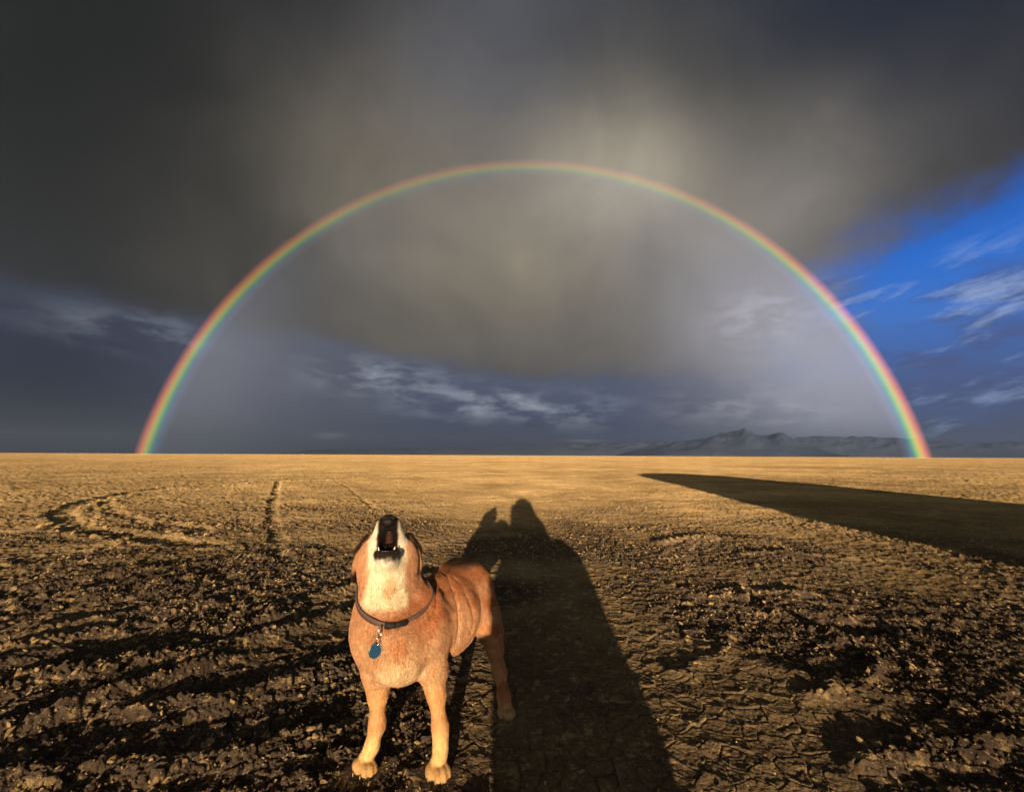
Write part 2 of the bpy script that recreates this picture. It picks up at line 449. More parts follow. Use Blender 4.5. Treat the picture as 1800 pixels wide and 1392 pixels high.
def ground_material():
    m = bpy.data.materials.new('dry_playa_mud'); m.use_nodes = True
    t = m.node_tree; t.nodes.clear(); N = NT(t)
    out = N.n('ShaderNodeOutputMaterial'); df = N.n('ShaderNodeBsdfDiffuse')
    geo = N.n('ShaderNodeNewGeometry'); pos = geo.outputs['Position']
    sp = N.n('ShaderNodeSeparateXYZ'); N.put(sp.inputs[0], pos)
    damp = N.noise(pos, 0.7, 6, 0.6, 0.4)
    fine = N.noise(pos, 38.0, 6, 0.65)
    mid = N.noise(pos, 6.0, 5, 0.6)
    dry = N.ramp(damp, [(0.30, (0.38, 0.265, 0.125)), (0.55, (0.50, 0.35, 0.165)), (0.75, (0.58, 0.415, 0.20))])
    wet_shaded = N.ramp(damp, [(0.30, (0.072, 0.052, 0.037)), (0.55, (0.118, 0.087, 0.062)), (0.75, (0.18, 0.135, 0.095))])  # dark end: damp mud with foreground shade mixed into its colour
    ch = N.n('ShaderNodeAttribute', attribute_name='churn_shade').outputs['Fac']
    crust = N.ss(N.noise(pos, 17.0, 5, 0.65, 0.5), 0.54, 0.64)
    moist_shade = N.mul(N.ss(N.add(ch, N.mul(N.sub(N.noise(pos, 3.0, 5, 0.6), 0.5), 0.5)), 0.05, 0.78), N.sub(1.0, N.mul(crust, 0.75)))  # damp mud tone plus foreground shade painted into the albedo
    c = N.mix(moist_shade, dry, wet_shaded)
    c = N.mix(1.0, c, N.ramp(mid, [(0.3, (0.75,) * 3), (0.7, (1.2,) * 3)]), 'MULTIPLY')
    c = N.mix(1.0, c, N.ramp(fine, [(0.3, (0.72,) * 3), (0.72, (1.25,) * 3)]), 'MULTIPLY')
    big = N.noise(pos, 0.09, 6, 0.65, 0.3)
    c = N.mix(1.0, c, N.ramp(big, [(0.32, (0.62,) * 3), (0.68, (1.25,) * 3)]), 'MULTIPLY')
    c = N.mix(1.0, c, N.ramp(N.noise(pos, 0.4, 6, 0.7, 0.4), [(0.35, (0.7,) * 3), (0.62, (1.15,) * 3)]), 'MULTIPLY')
    # thin salt bloom in specks
    salt = N.ss(N.noise(pos, 90.0, 3, 0.6), 0.60, 0.72)
    c = N.mix(N.mul(salt, 0.45), c, (0.62, 0.52, 0.38))
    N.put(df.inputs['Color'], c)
    df.inputs['Roughness'].default_value = 1.0
    b1 = N.n('ShaderNodeBump'); b1.inputs['Strength'].default_value = 0.9; b1.inputs['Distance'].default_value = 0.004
    N.put(b1.inputs['Height'], N.noise(pos, 130.0, 4, 0.65))
    b2 = N.n('ShaderNodeBump'); b2.inputs['Strength'].default_value = 0.8; b2.inputs['Distance'].default_value = 0.018
    N.put(b2.inputs['Height'], N.noise(pos, 22.0, 5, 0.62)); N.put(b2.inputs['Normal'], b1.outputs[0])
    b3 = N.n('ShaderNodeBump'); b3.inputs['Strength'].default_value = 0.6; b3.inputs['Distance'].default_value = 0.05
    N.put(b3.inputs['Height'], N.noise(pos, 5.0, 5, 0.62)); N.put(b3.inputs['Normal'], b2.outputs[0])
    N.put(df.inputs['Normal'], b3.outputs[0])
    t.links.new(df.outputs[0], out.inputs[0])
    return m


M_ground = ground_material()
FEET = []          # world feet positions, filled in by the dog's stance below
DOG_O = np.array([-0.345, 1.48, 0.0]); DOG_TH = RAD(-13)
EX = np.array([math.cos(DOG_TH), -math.sin(DOG_TH), 0]); EY = np.array([math.sin(DOG_TH), math.cos(DOG_TH), 0])
PAWS = {'fr': (-0.100, 0.005), 'fl': (0.116, -0.062), 'hl': (0.378, 0.185), 'hr': (0.125, 0.40)}
for p in PAWS.values():
    W = DOG_O + EX * p[0] + EY * p[1]
    FLAT.append((W[0], W[1], 0.055))


def build_ground():
    half = RAD(58)
    th = np.concatenate([np.linspace(half + 0.02, 2 * math.pi - half - 0.02, 90), np.linspace(-half, half, 1080) + 2 * math.pi])
    # rings: even steps of depression as seen from eye height, then out to the rim of the plain
    dep = np.concatenate([np.linspace(RAD(52), RAD(38), 40, endpoint=False), np.linspace(RAD(38), RAD(1.2), 860, endpoint=False), np.linspace(RAD(1.2), RAD(0.06), 60, endpoint=False)])
    r = np.concatenate([[0.02, 0.3, 0.55], CAM_H / np.tan(dep), [1100, 1500, 2200, 3500, 5500, 9000, 12200]])
    R, TH = np.meshgrid(r, th, indexing='ij')
    X = (R * np.sin(TH)).ravel(); Y = (R * np.cos(TH)).ravel(); RR = R.ravel()
    Z = np.zeros_like(X)
    step = 200000
    for i in range(0, len(X), step):
        Z[i:i + step] = height(X[i:i + step], Y[i:i + step], RR[i:i + step])
    nr, nt = len(r), len(th)
    idx = np.arange(nr * nt).reshape(nr, nt)
    a = idx[:-1]; b = idx[1:]
    q = np.stack([a, b, np.roll(b, -1, 1), np.roll(a, -1, 1)], -1).reshape(-1, 4)
    me = mesh_np('ground', np.stack([X, Y, Z], 1), q[:, ::-1])
    at = me.attributes.new('churn_shade', 'FLOAT', 'POINT'); at.data.foreach_set('value', ((0.50 + 0.50 * crumble(X, Y)) * (1 - sstep(np.log(RR), math.log(1.9), math.log(26.0)))).astype(np.float32))  # churned soil, plus foreground shade painted into colour, fading away from the camera
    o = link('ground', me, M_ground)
    tag(o, kind='structure')
    return o


ground = build_ground()
print('ground', round(time.time() - T0, 1))


def clod_mesh(seed, n=1):
    """an angular, flattened clod of mud, about unit size"""
    import bmesh
    rs = np.random.default_rng(seed)
    bm = bmesh.new(); bmesh.ops.create_icosphere(bm, subdivisions=n, radius=0.5)
    pl = [(Vector(rs.normal(size=3)).normalized(), rs.uniform(0.24, 0.42)) for _ in range(7)]
    for v in bm.verts:
        p = v.co * rs.uniform(0.8, 1.2)
        for nn, dd in pl:
            k = p.dot(nn)
            if k > dd: p -= nn * (k - dd)
        v.co = Vector((p.x * 1.25, p.y, p.z * 0.62))
    me = bpy.data.meshes.new('mud_clod'); bm.to_mesh(me); bm.free()
    me.materials.append(M_ground)
    return me


def in_person_shadow(x, y): return (x > -0.15 - 0.03 * y) & (x < 0.55) & (y < 3.2)


def scatter():
    # larger clods one can pick out: pieces of the ground
    variants = [clod_mesh(100 + i, 2 if i < 6 else 1) for i in range(12)]
    cand = []
    for pts, w, hh in RIDGES:
        P = np.array(pts); L = np.hypot(*(P[1:] - P[:-1]).T)
        n = int(L.sum() / 0.085)
        for t in np.linspace(0, len(pts) - 1.001, n):
            i = int(t); f = t - i
            c = P[i] * (1 - f) + P[i + 1] * f + rng.normal(0, w * 1.0, 2)
            cand.append((c[0], c[1], rng.uniform(0.012, 0.034)))
    for pts, w, dep, berm in RUTS[:2]:
        P = np.array(pts)
        for i in range(0, len(P) - 1, 1):
            for s in (-1, 1):
                v = P[i + 1] - P[i]; v = v / np.hypot(*v)
                c = P[i] + np.array([-v[1], v[0]]) * s * w * 1.5 + rng.normal(0, 0.08, 2)
                cand.append((c[0], c[1], rng.uniform(0.05, 0.11)))
    rng.shuffle(cand)
    cand = cand[:210]
    while len(cand) < 295:
        y = rng.uniform(1.3, 5.5); x = rng.uniform(-1.05, 1.05) * y
        if crumble(np.array([x]), np.array([y]))[0] > 0.5 and not (abs(x + 0.25) < 0.4 and 1.2 < y < 2.1):
            cand.append((x, y, rng.uniform(0.010, 0.028)))
    A = np.array(cand); Z = height(A[:, 0], A[:, 1])
    for i, ((x, y, s), z) in enumerate(zip(cand, Z)):
        o = bpy.data.objects.new('mud_clod', variants[i % len(variants)])
        C.objects.link(o); o.parent = ground
        o.location = (x, y, z + s * 0.12)
        o.rotation_euler = (rng.normal(0, 0.35), rng.normal(0, 0.35), rng.uniform(0, 6.28))
        o.scale = (s * rng.uniform(0.8, 1.4), s * rng.uniform(0.7, 1.1), s * rng.uniform(0.6, 1.2))
    # crumbs nobody could count: one object
    n = 90000
    d = np.exp(rng.uniform(math.log(1.25), math.log(12.0), n)); a = rng.uniform(RAD(-54), RAD(54), n)
    x = d * np.sin(a); y = d * np.cos(a)
    keep = rng.uniform(size=n) < crumble(x, y) ** 1.6 * sstep(d, 0.6, 3.2) * (1 - 0.93 * sstep(d, 4.5, 11)) + 0.02
    for fx, fy, fr in FLAT: keep &= np.hypot(x - fx, y - fy) > fr * 1.1
    x = x[keep]; y = y[keep]; d = d[keep]; n = len(x)
    z = height(x, y)
    s = np.minimum(0.0022 + 0.0030 * rng.exponential(0.8, n), 0.011) * (0.75 + 0.16 * d)
    oct_v = np.array([(1, 0, 0), (0.2, 1, 0), (-1, 0.15, 0), (-0.1, -1, 0), (0.35, 0.3, 0.55), (-0.4, -0.2, 0.6), (0, 0, -0.5)], float)
    oct_f = np.array([(0, 1, 4), (1, 2, 5), (1, 5, 4), (2, 3, 5), (3, 0, 4), (3, 4, 5), (1, 0, 6), (2, 1, 6), (3, 2, 6), (0, 3, 6)])
    V = oct_v[None] * rng.uniform(0.6, 1.3, (n, 7, 3)) * s[:, None, None] * np.stack([rng.uniform(0.7, 1.5, n), rng.uniform(0.5, 1.0, n), rng.uniform(0.6, 1.3, n)], 1)[:, None]
    tx, ty = rng.normal(0, 0.35, (2, n))
    V[..., 2] += V[..., 0] * tx[:, None] + V[..., 1] * ty[:, None]
    c, q = np.cos(rng.uniform(0, 6.28, n)), 0
    ang = rng.uniform(0, 6.28, n); c, q = np.cos(ang), np.sin(ang)
    vx = V[..., 0] * c[:, None] - V[..., 1] * q[:, None]; vy = V[..., 0] * q[:, None] + V[..., 1] * c[:, None]
    V = np.stack([vx + x[:, None], vy + y[:, None], V[..., 2] + (z + s * 0.12)[:, None]], -1).reshape(-1, 3)
    Fq = (oct_f[None] + (np.arange(n) * 7)[:, None, None]).reshape(-1, 3)
    me = mesh_np('mud_crumbs', V, Fq, smooth=False)
    at = me.attributes.new('churn_shade', 'FLOAT', 'POINT'); at.data.foreach_set('value', np.repeat(np.where(rng.uniform(size=n) < 0.35, 0.0, 0.7) * (1 - sstep(d, 5, 12)), 7).astype(np.float32))  # random pale flecks; the rest take the painted near-ground shade
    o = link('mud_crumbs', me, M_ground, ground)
    tag(o, kind='stuff')


scatter()
print('scatter', round(time.time() - T0, 1))


# ------------------------------------------------------------------ far hills
def hill_material(name, c1, c2):
    m = bpy.data.materials.new(name); m.use_nodes = True
    t = m.node_tree; t.nodes.clear(); N = NT(t)
    out = N.n('ShaderNodeOutputMaterial'); df = N.n('ShaderNodeBsdfDiffuse')
    pos = N.n('ShaderNodeNewGeometry').outputs['Position']
    n = N.noise(pos, 0.004, 7, 0.62)
    N.put(df.inputs['Color'], N.ramp(n, [(0.35, c1), (0.65, c2)]))
    b = N.n('ShaderNodeBump'); b.inputs['Strength'].default_value = 0.25; b.inputs['Distance'].default_value = 40
    N.put(b.inputs['Height'], N.noise(pos, 0.012, 6, 0.6)); N.put(df.inputs['Normal'], b.outputs[0])
    t.links.new(df.outputs[0], out.inputs[0])
    return m


def hill(name, dist, depth, prof, mat, seed, rough=0.16):
    """a range seen from far off: prof is (azimuth in degrees, height as elevation angle in degrees)"""
    az = np.radians([p[0] for p in prof]); hh = dist * np.tan(np.radians([p[1] for p in prof]))
    A = np.linspace(az[0], az[-1], 420); Rr = np.linspace(dist - depth, dist + depth, 44)
    R, AA = np.meshgrid(Rr, A, indexing='ij')
    env = np.interp(A, az, hh)[None] * np.clip(1 - ((R - dist) / depth) ** 2, 0, 1) ** 0.9
    X = R * np.sin(AA); Y = R * np.cos(AA)
    nz = 1 - np.abs(fbm(X / 900, Y / 900, seed, 5))
    s = depth / 900
    Z = env * (1 - rough * 2 + rough * 2.4 * nz) + 0.10 * env * perlin(X / 260, Y / 260, seed + 9)
    Z = np.where(env <= 0.5, -6, Z)
    idx = np.arange(R.size).reshape(R.shape); a = idx[:-1]; b = idx[1:]
    q = np.stack([a[:, :-1], a[:, 1:], b[:, 1:], b[:, :-1]], -1).reshape(-1, 4)
    o = link(name, mesh_np(name, np.stack([X.ravel(), Y.ravel(), Z.ravel()], 1), q), mat)
    tag(o, kind='structure')
    return o


M_hillA = hill_material('hazed_rock_slopes', (0.065, 0.09, 0.155), (0.095, 0.12, 0.185))  # distance haze and cloud shade painted into the rock colour
hill('mountain', 8200, 1500, [(13, 0), (15, .5), (17.5, 1.0), (20, 1.62), (21.5, 1.75), (23, 1.95), (24.6, 2.35), (26, 2.55), (27.2, 2.85), (28.1, 3.02), (28.9, 2.75), (30, 2.5), (31, 2.55), (31.8, 2.45), (32.6, 2.0), (33.8, 1.3), (35.2, .7), (36.6, .25), (38, 0)], M_hillA, 50)
hill('hills', 9600, 900, [(-27, 0), (-25, .5), (-21, .6), (-16, .75), (-12, .72), (-9, .95), (-5, .85), (-1, 1.12), (2, 1.02), (6, 1.35), (10, 1.5), (14, 1.62), (19, 1.7), (24, 1.5), (28, 0)], M_hillA, 60)
hill('far_hills', 10800, 900, [(20, 0), (26, 1.2), (31, 1.9), (35, 2.1), (38, 2.05), (41, 1.75), (44, 1.5), (47, 1.25), (50, 1.3), (54, .9), (60, .5), (64, 0)], M_hillA, 70)


# ------------------------------------------------------------------ the air: pale rain haze over the whole plain
def build_haze():
    import bmesh
    bm = bmesh.new(); bmesh.ops.create_cube(bm, size=1.0)
    for v in bm.verts: v.co = Vector((v.co.x * 25000, v.co.y * 25000, -1.6 if v.co.z < 0 else 530))
    me = bpy.data.meshes.new('haze'); bm.to_mesh(me); bm.free()
    m = bpy.data.materials.new('rain_haze'); m.use_nodes = True
    t = m.node_tree; t.nodes.clear(); N = NT(t)
    out = N.n('ShaderNodeOutputMaterial'); v = N.n('ShaderNodeVolumePrincipled')
    v.inputs['Color'].default_value = (0.52, 0.72, 1.0, 1)
    v.inputs['Density'].default_value = 1.0e-4
    v.inputs['Anisotropy'].default_value = 0.6
    t.links.new(v.outputs[0], out.inputs['Volume'])
    o = link('haze', me, m)
    tag(o, 'pale rain haze over the whole plain', 'haze', kind='stuff')


build_haze()


# ------------------------------------------------------------------ the rainbow: a conical band of lit rain about the antisolar axis
def build_rainbow():
    ax = Vector((math.sin(RAD(BOW_AZ)) * math.cos(RAD(BOW_EL)), math.cos(RAD(BOW_AZ)) * math.cos(RAD(BOW_EL)), math.sin(RAD(BOW_EL))))
    up = (Vector((0, 0, 1)) - ax * ax.z).normalized(); rt = ax.cross(up).normalized()
    nphi, nr = 361, 14
    a0, a1 = 40.5, 42.65
    V = []; U = []
    shells = (820.0, 860.0)
    for D in shells:
        for i in range(nphi):
            phi = RAD(-104 + 208 * i / (nphi - 1))
            for j in range(nr):
                a = RAD(a0 + (a1 - a0) * j / (nr - 1))
                V.append(Vector((0, 0, CAM_H)) + D * (ax * math.cos(a) + (up * math.cos(phi) + rt * math.sin(phi)) * math.sin(a)))
                U.append((j / (nr - 1), i / (nphi - 1)))
    V = np.array([tuple(v) for v in V]); U = np.array(U)
    n = nphi * nr
    idx = np.arange(n).reshape(nphi, nr)
    q = np.stack([idx[:-1, :-1], idx[1:, :-1], idx[1:, 1:], idx[:-1, 1:]], -1).reshape(-1, 4)
    rim = []
    for j in (0, nr - 1):
        rim += [(idx[i, j], idx[i + 1, j], idx[i + 1, j] + n, idx[i, j] + n) for i in range(nphi - 1)]
    Fq = np.concatenate([q, q[:, ::-1] + n])
    # trim below the ground
    keep = (V[Fq][:, :, 2].max(1) > -12)
    me = mesh_np('rainbow', V, Fq[keep])
    at = me.attributes.new('band', 'FLOAT', 'POINT'); at.data.foreach_set('value', U[:, 0].astype(np.float32))
    m = bpy.data.materials.new('rainbow_light'); m.use_nodes = True
    t = m.node_tree; t.nodes.clear(); N = NT(t)
    out = N.n('ShaderNodeOutputMaterial')
    f = N.n('ShaderNodeAttribute', attribute_name='band').outputs['Fac']
    K = (0.0, 0.0, 0.0)
    c = N.ramp(f, [(0.0, K), (0.14, (.02, .02, .035)), (0.26, (.02, .04, .085)), (0.38, (.02, .12, .09)), (0.48, (.10, .26, .07)), (0.57, (.30, .32, .04)), (0.66, (.46, .26, .03)), (0.76, (.46, .12, .04)), (0.86, (.24, .05, .03)), (0.94, (.07, .018, .012)), (1.0, K)], 'B_SPLINE')
    pos = N.n('ShaderNodeNewGeometry').outputs['Position']
    sp = N.n('ShaderNodeSeparateXYZ'); N.put(sp.inputs[0], pos)
    # the rain is denser low down and to the right
    k = N.add(N.mul(N.ss(sp.outputs[2], 490, 80), 0.62), 0.19)
    k = N.mul(k, N.ss(sp.outputs[0], -700, 700, 0.75, 1.25))
    k = N.mul(k, N.add(0.8, N.mul(N.noise(pos, 0.006, 3, 0.5), 0.4)))
    em = N.n('ShaderNodeEmission'); N.put(em.inputs['Color'], c); N.put(em.inputs['Strength'], N.mul(k, 0.36))
    tr = N.n('ShaderNodeBsdfTransparent'); ad = N.n('ShaderNodeAddShader')
    t.links.new(em.outputs[0], ad.inputs[0]); t.links.new(tr.outputs[0], ad.inputs[1])
    t.links.new(ad.outputs[0], out.inputs[0])
    o = link('rainbow', me, m)
    tag(o, 'full bright rainbow arching over the plain against dark storm clouds', 'rainbow')


build_rainbow()
print('far', round(time.time() - T0, 1))


# ------------------------------------------------------------------ continuous bodies: blended solids turned into one surface
class Body:
    def __init__(s, lo, hi, h):
        s.lo = np.array(lo, float); s.h = h
        n = np.ceil((np.array(hi) - s.lo) / h).astype(int) + 1
        s.n = n; s.F = np.full(n, 0.08, np.float32)
        s.ax = [(s.lo[i] + h * np.arange(n[i])).astype(np.float32) for i in range(3)]
    def _block(s, a, b, pad):
        sl = []
        for i in range(3):
            i0 = max(0, int((a[i] - pad - s.lo[i]) / s.h)); i1 = min(s.n[i], int((b[i] + pad - s.lo[i]) / s.h) + 2)
            if i1 <= i0: return None
            sl.append(slice(i0, i1))
        return tuple(sl), [s.ax[0][sl[0]][:, None, None], s.ax[1][sl[1]][None, :, None], s.ax[2][sl[2]][None, None, :]]
    def _blend(s, sl, d, k, sub=False):
        A = s.F[sl]
        if sub:                                   # smooth max(A, -d)
            d = -d
            hh = np.clip(0.5 - 0.5 * (d - A) / k, 0, 1)
            s.F[sl] = d * (1 - hh) + A * hh + k * hh * (1 - hh)
        else:
            hh = np.clip(0.5 + 0.5 * (d - A) / k, 0, 1)
            s.F[sl] = d * (1 - hh) + A * hh - k * hh * (1 - hh)
    def cone(s, a, b, ra, rb, k=0.03, sub=False):
        a = np.array(a, float); b = np.array(b, float); R = max(ra, rb)
        r = s._block(np.minimum(a, b) - R, np.maximum(a, b) + R, k + 0.02)
        if r is None: return
        sl, (X, Y, Z) = r
        v = b - a; L2 = float(v @ v) + 1e-12
        t = np.clip(((X - a[0]) * v[0] + (Y - a[1]) * v[1] + (Z - a[2]) * v[2]) / L2, 0, 1)
        d = np.sqrt((X - a[0] - t * v[0]) ** 2 + (Y - a[1] - t * v[1]) ** 2 + (Z - a[2] - t * v[2]) ** 2) - (ra + (rb - ra) * t)
        s._blend(sl, d, k, sub)
    def chain(s, pts, k=0.03):
        for (p, r), (q, w) in zip(pts[:-1], pts[1:]): s.cone(p, q, r, w, k)
    def ell(s, c, rad, k=0.03, rot=None, sub=False):
        c = np.array(c, float); rad = np.array(rad, float); R = rad.max()
        r = s._block(c - R, c + R, k + 0.02)
        if r is None: return
        sl, (X, Y, Z) = r
        P = np.stack(np.broadcast_arrays(X - c[0], Y - c[1], Z - c[2]), -1)
        if rot is not None: P = P @ np.array(Euler(rot).to_matrix(), np.float32)
        k0 = np.sqrt(((P / rad) ** 2).sum(-1)); k1 = np.sqrt(((P / rad ** 2) ** 2).sum(-1)) + 1e-9
        s._blend(sl, k0 * (k0 - 1) / k1, k, sub)
    def value(s, p):
        """trilinear lookup"""
        q = (np.asarray(p, float) - s.lo) / s.h
        i = np.clip(np.floor(q).astype(int), 0, s.n - 2); f = q - i; o = 0
        for a in (0, 1):
            for b in (0, 1):
                for c in (0, 1):
                    w = (f[..., 0] if a else 1 - f[..., 0]) * (f[..., 1] if b else 1 - f[..., 1]) * (f[..., 2] if c else 1 - f[..., 2])
                    o = o + w * s.F[i[..., 0] + a, i[..., 1] + b, i[..., 2] + c]
        return o
    def surface(s):
        F = s.F; ins = F < 0
        c = np.zeros(np.array(F.shape) - 1, np.uint8)
        offs = [(a, b, d) for a in (0, 1) for b in (0, 1) for d in (0, 1)]
        for a, b, d in offs:
            c += ins[a:F.shape[0] - 1 + a, b:F.shape[1] - 1 + b, d:F.shape[2] - 1 + d]
        act = (c > 0) & (c < 8)
        ci = np.argwhere(act); idx = np.full(act.shape, -1, np.int64); idx[act] = np.arange(len(ci))
        val = {o: F[ci[:, 0] + o[0], ci[:, 1] + o[1], ci[:, 2] + o[2]] for o in offs}
        acc = np.zeros((len(ci), 3)); cnt = np.zeros(len(ci))
        for o in offs:
            for ax in range(3):
                if o[ax] == 0:
                    p = list(o); p[ax] = 1; p = tuple(p)
                    va, vb = val[o], val[p]; m = (va < 0) != (vb < 0)
                    t = np.where(m, va / np.where(m, va - vb, 1), 0)
                    pos = np.array(o, float)[None] + t[:, None] * np.eye(3)[ax][None]
                    acc += pos * m[:, None]; cnt += m
        V = (acc / cnt[:, None] + ci) * s.h + s.lo
        Q = []
        for ax in range(3):
            u, w = (ax + 1) % 3, (ax + 2) % 3
            sl0 = [slice(None)] * 3; sl1 = [slice(None)] * 3
            sl0[ax] = slice(0, -1); sl1[ax] = slice(1, None)
            a, b = ins[tuple(sl0)], ins[tuple(sl1)]
            e = np.argwhere(a != b)
            ok = (e[:, u] > 0) & (e[:, w] > 0) & (e[:, u] < F.shape[u] - 1) & (e[:, w] < F.shape[w] - 1)
            e = e[ok]; flip = a[tuple(e.T)]
            def cell(du, dw):
                g = e.copy(); g[:, u] += du; g[:, w] += dw
                return idx[tuple(g.T)]
            q = np.stack([cell(-1, -1), cell(0, -1), cell(0, 0), cell(-1, 0)], 1)
            q[~flip] = q[~flip][:, ::-1]
            Q.append(q)
        return V, np.concatenate(Q)


def vnormals(V, Q):
    n = np.cross(V[Q[:, 2]] - V[Q[:, 0]], V[Q[:, 3]] - V[Q[:, 1]])
    N = np.zeros_like(V)
    for i in range(4): np.add.at(N, Q[:, i], n)
    return N / (np.linalg.norm(N, axis=1, keepdims=True) + 1e-12)


def relax(V, Q, it=2, lam=0.5):
    for _ in range(it):
        S = np.zeros_like(V); n = np.zeros(len(V))
        for i in range(4):
            for j in (1, 3):
                np.add.at(S, Q[:, i], V[Q[:, (i + j) % 4]]); np.add.at(n, Q[:, i], 1)
        V = V + lam * (S / n[:, None] - V)
    return V


def noise3(p, s, seed=0):
    return (perlin(p[:, 0] / s + 3.1, p[:, 1] / s + p[:, 2] / s * 0.7, seed) + perlin(p[:, 1] / s, p[:, 2] / s - p[:, 0] / s * 0.4, seed + 1)) * 0.6


# ------------------------------------------------------------------ the howling dog (own frame: x to its left as seen, y away from the eye, z up)
HX = -0.056     # middle of the head


def dog_solid():
    B = Body((-0.235, -0.17, -0.012), (0.47, 0.58, 0.80), 0.0042)
    # trunk
    B.ell((-0.020, 0.060, 0.378), (0.124, 0.125, 0.128), 0.02)
    B.cone((0.010, 0.085, 0.380), (0.145, 0.175, 0.358), 0.126, 0.120, 0.05)
    B.cone((0.145, 0.190, 0.395), (0.205, 0.29, 0.430), 0.118, 0.092, 0.05)
    B.ell((0.225, 0.325, 0.432), (0.108, 0.112, 0.096), 0.05)
    B.cone((-0.01, -0.005, 0.335), (0.0, 0.03, 0.30), 0.082, 0.07, 0.06)          # brisket
    B.cone((-0.03, -0.035, 0.40), (-0.01, -0.03, 0.33), 0.062, 0.05, 0.05)        # breastbone
    # shoulders
    B.ell((-0.106, 0.040, 0.405), (0.052, 0.070, 0.095), 0.045)
    B.ell((0.092, 0.030, 0.385), (0.052, 0.070, 0.105), 0.045)
    # neck and throat
    B.cone((-0.02, 0.075, 0.44), (HX + .005, 0.045, 0.56), 0.112, 0.092, 0.05)
    B.cone((HX - .005, -0.005, 0.50), (HX, -0.008, 0.565), 0.066, 0.074, 0.035)
    # skull, cheeks
    B.ell((HX, 0.040, 0.622), (0.080, 0.085, 0.078), 0.03)
    B.ell((HX - 0.052, 0.012, 0.606), (0.042, 0.045, 0.056), 0.03)
    B.ell((HX + 0.052, 0.012, 0.606), (0.042, 0.045, 0.056), 0.03)
    # upper muzzle, pointing to the sky; lips
    B.cone((HX, 0.012, 0.660), (HX, -0.040, 0.730), 0.053, 0.032, 0.02)
    B.cone((HX - 0.028, -0.006, 0.668), (HX - 0.016, -0.046, 0.725), 0.028, 0.020, 0.014)
    B.cone((HX + 0.028, -0.006, 0.668), (HX + 0.016, -0.046, 0.725), 0.028, 0.020, 0.014)
    # lower jaw
    B.cone((HX, -0.015, 0.590), (HX + 0.002, -0.098, 0.640), 0.056, 0.031, 0.03)
    # mouth
    B.cone((HX, -0.018, 0.648), (HX, -0.088, 0.692), 0.020, 0.031, 0.006, sub=True)
    B.cone((HX, -0.070, 0.684), (HX, -0.140, 0.712), 0.031, 0.046, 0.006, sub=True)
    # lower lip rims
    for s in (-1, 1):
        B.cone((HX + s * 0.036, -0.022, 0.642), (HX + s * 0.027, -0.098, 0.652), 0.009, 0.007, 0.012)
    B.cone((HX - 0.024, -0.101, 0.651), (HX + 0.026, -0.101, 0.651), 0.007, 0.007, 0.012)
    # ears laid back
    for s in (-1, 1):
        B.cone((HX + s * 0.066, 0.052, 0.672), (HX + s * 0.090, 0.055, 0.63), 0.016, 0.020, 0.012)
        B.ell((HX + s * 0.098, 0.058, 0.590), (0.011, 0.034, 0.058), 0.008, rot=(0.15, s * -0.16, s * 0.25))
    # fore legs
    x, y = PAWS['fr']
    B.chain([((-0.092, 0.045, 0.345), 0.054), ((-0.076, 0.035, 0.262), 0.038), ((-0.069, 0.022, 0.205), 0.026), ((-0.066, 0.012, 0.140), 0.0165), ((-0.068, 0.008, 0.118), 0.0188), ((-0.078, 0.010, 0.065), 0.0165), ((x + 0.008, y + 0.014, 0.034), 0.022)], 0.028)
    B.ell((-0.048, 0.030, 0.124), (0.009, 0.010, 0.012), 0.012)
    B.ell((-0.092, 0.060, 0.262), (0.022, 0.022, 0.026), 0.02)
    B.cone((-0.082, 0.012, 0.225), (-0.073, 0.006, 0.165), 0.017, 0.009, 0.012)
    x, y = PAWS['fl']
    B.chain([((0.086, 0.025, 0.340), 0.056), ((0.101, 0.012, 0.258), 0.038), ((0.110, 0.002, 0.200), 0.026), ((0.122, -0.016, 0.125), 0.017), ((0.125, -0.022, 0.100), 0.0194), ((0.127, -0.036, 0.058), 0.017), ((x + 0.006, y + 0.014, 0.034), 0.022)], 0.028)
    B.ell((0.142, 0.002, 0.110), (0.008, 0.010, 0.012), 0.012)
    B.ell((0.128, 0.045, 0.258), (0.022, 0.024, 0.028), 0.02)
    B.cone((0.100, -0.012, 0.225), (0.112, -0.020, 0.160), 0.017, 0.009, 0.012)
    # hind legs
    x, y = PAWS['hl']
    B.chain([((0.268, 0.290, 0.405), 0.082), ((0.298, 0.240, 0.345), 0.060), ((0.324, 0.212, 0.288), 0.042), ((0.345, 0.232, 0.215), 0.028), ((0.366, 0.262, 0.140), 0.019), ((0.371, 0.262, 0.115), 0.019), ((0.378, 0.222, 0.055), 0.0175), ((x + 0.002, y + 0.012, 0.032), 0.023)], 0.03)
    x, y = PAWS['hr']
    B.chain([((0.175, 0.375, 0.405), 0.086), ((0.150, 0.350, 0.340), 0.066), ((0.135, 0.335, 0.285), 0.048), ((0.130, 0.375, 0.210), 0.033), ((0.125, 0.425, 0.140), 0.0225), ((0.125, 0.43, 0.110), 0.022), ((0.125, 0.42, 0.055), 0.0205), ((x, y + 0.012, 0.032), 0.023)], 0.03)
    # paws: pad and four toes
    for key, yaw in (('fr', -0.42), ('fl', -0.25), ('hl', -0.25), ('hr', -0.5)):
        x, y = PAWS[key]; c, s = math.cos(yaw), math.sin(yaw); w = 1.0 if key[0] == 'f' else 0.86
        for u, v in ((-0.026, -0.008), (-0.0095, -0.024), (0.0095, -0.024), (0.026, -0.008)):
            px = x + (u * c - v * -s) * w; py = y + (u * s * 0.3 + v * c) * w
            B.ell((px, py, 0.016), (0.0112 * w, 0.023 * w, 0.0165), 0.0025, rot=(0.12, 0, -yaw))
            TOES.append((px + v * 0 + math.sin(yaw) * 0.020 * w, py - math.cos(yaw) * 0.020 * w, key))
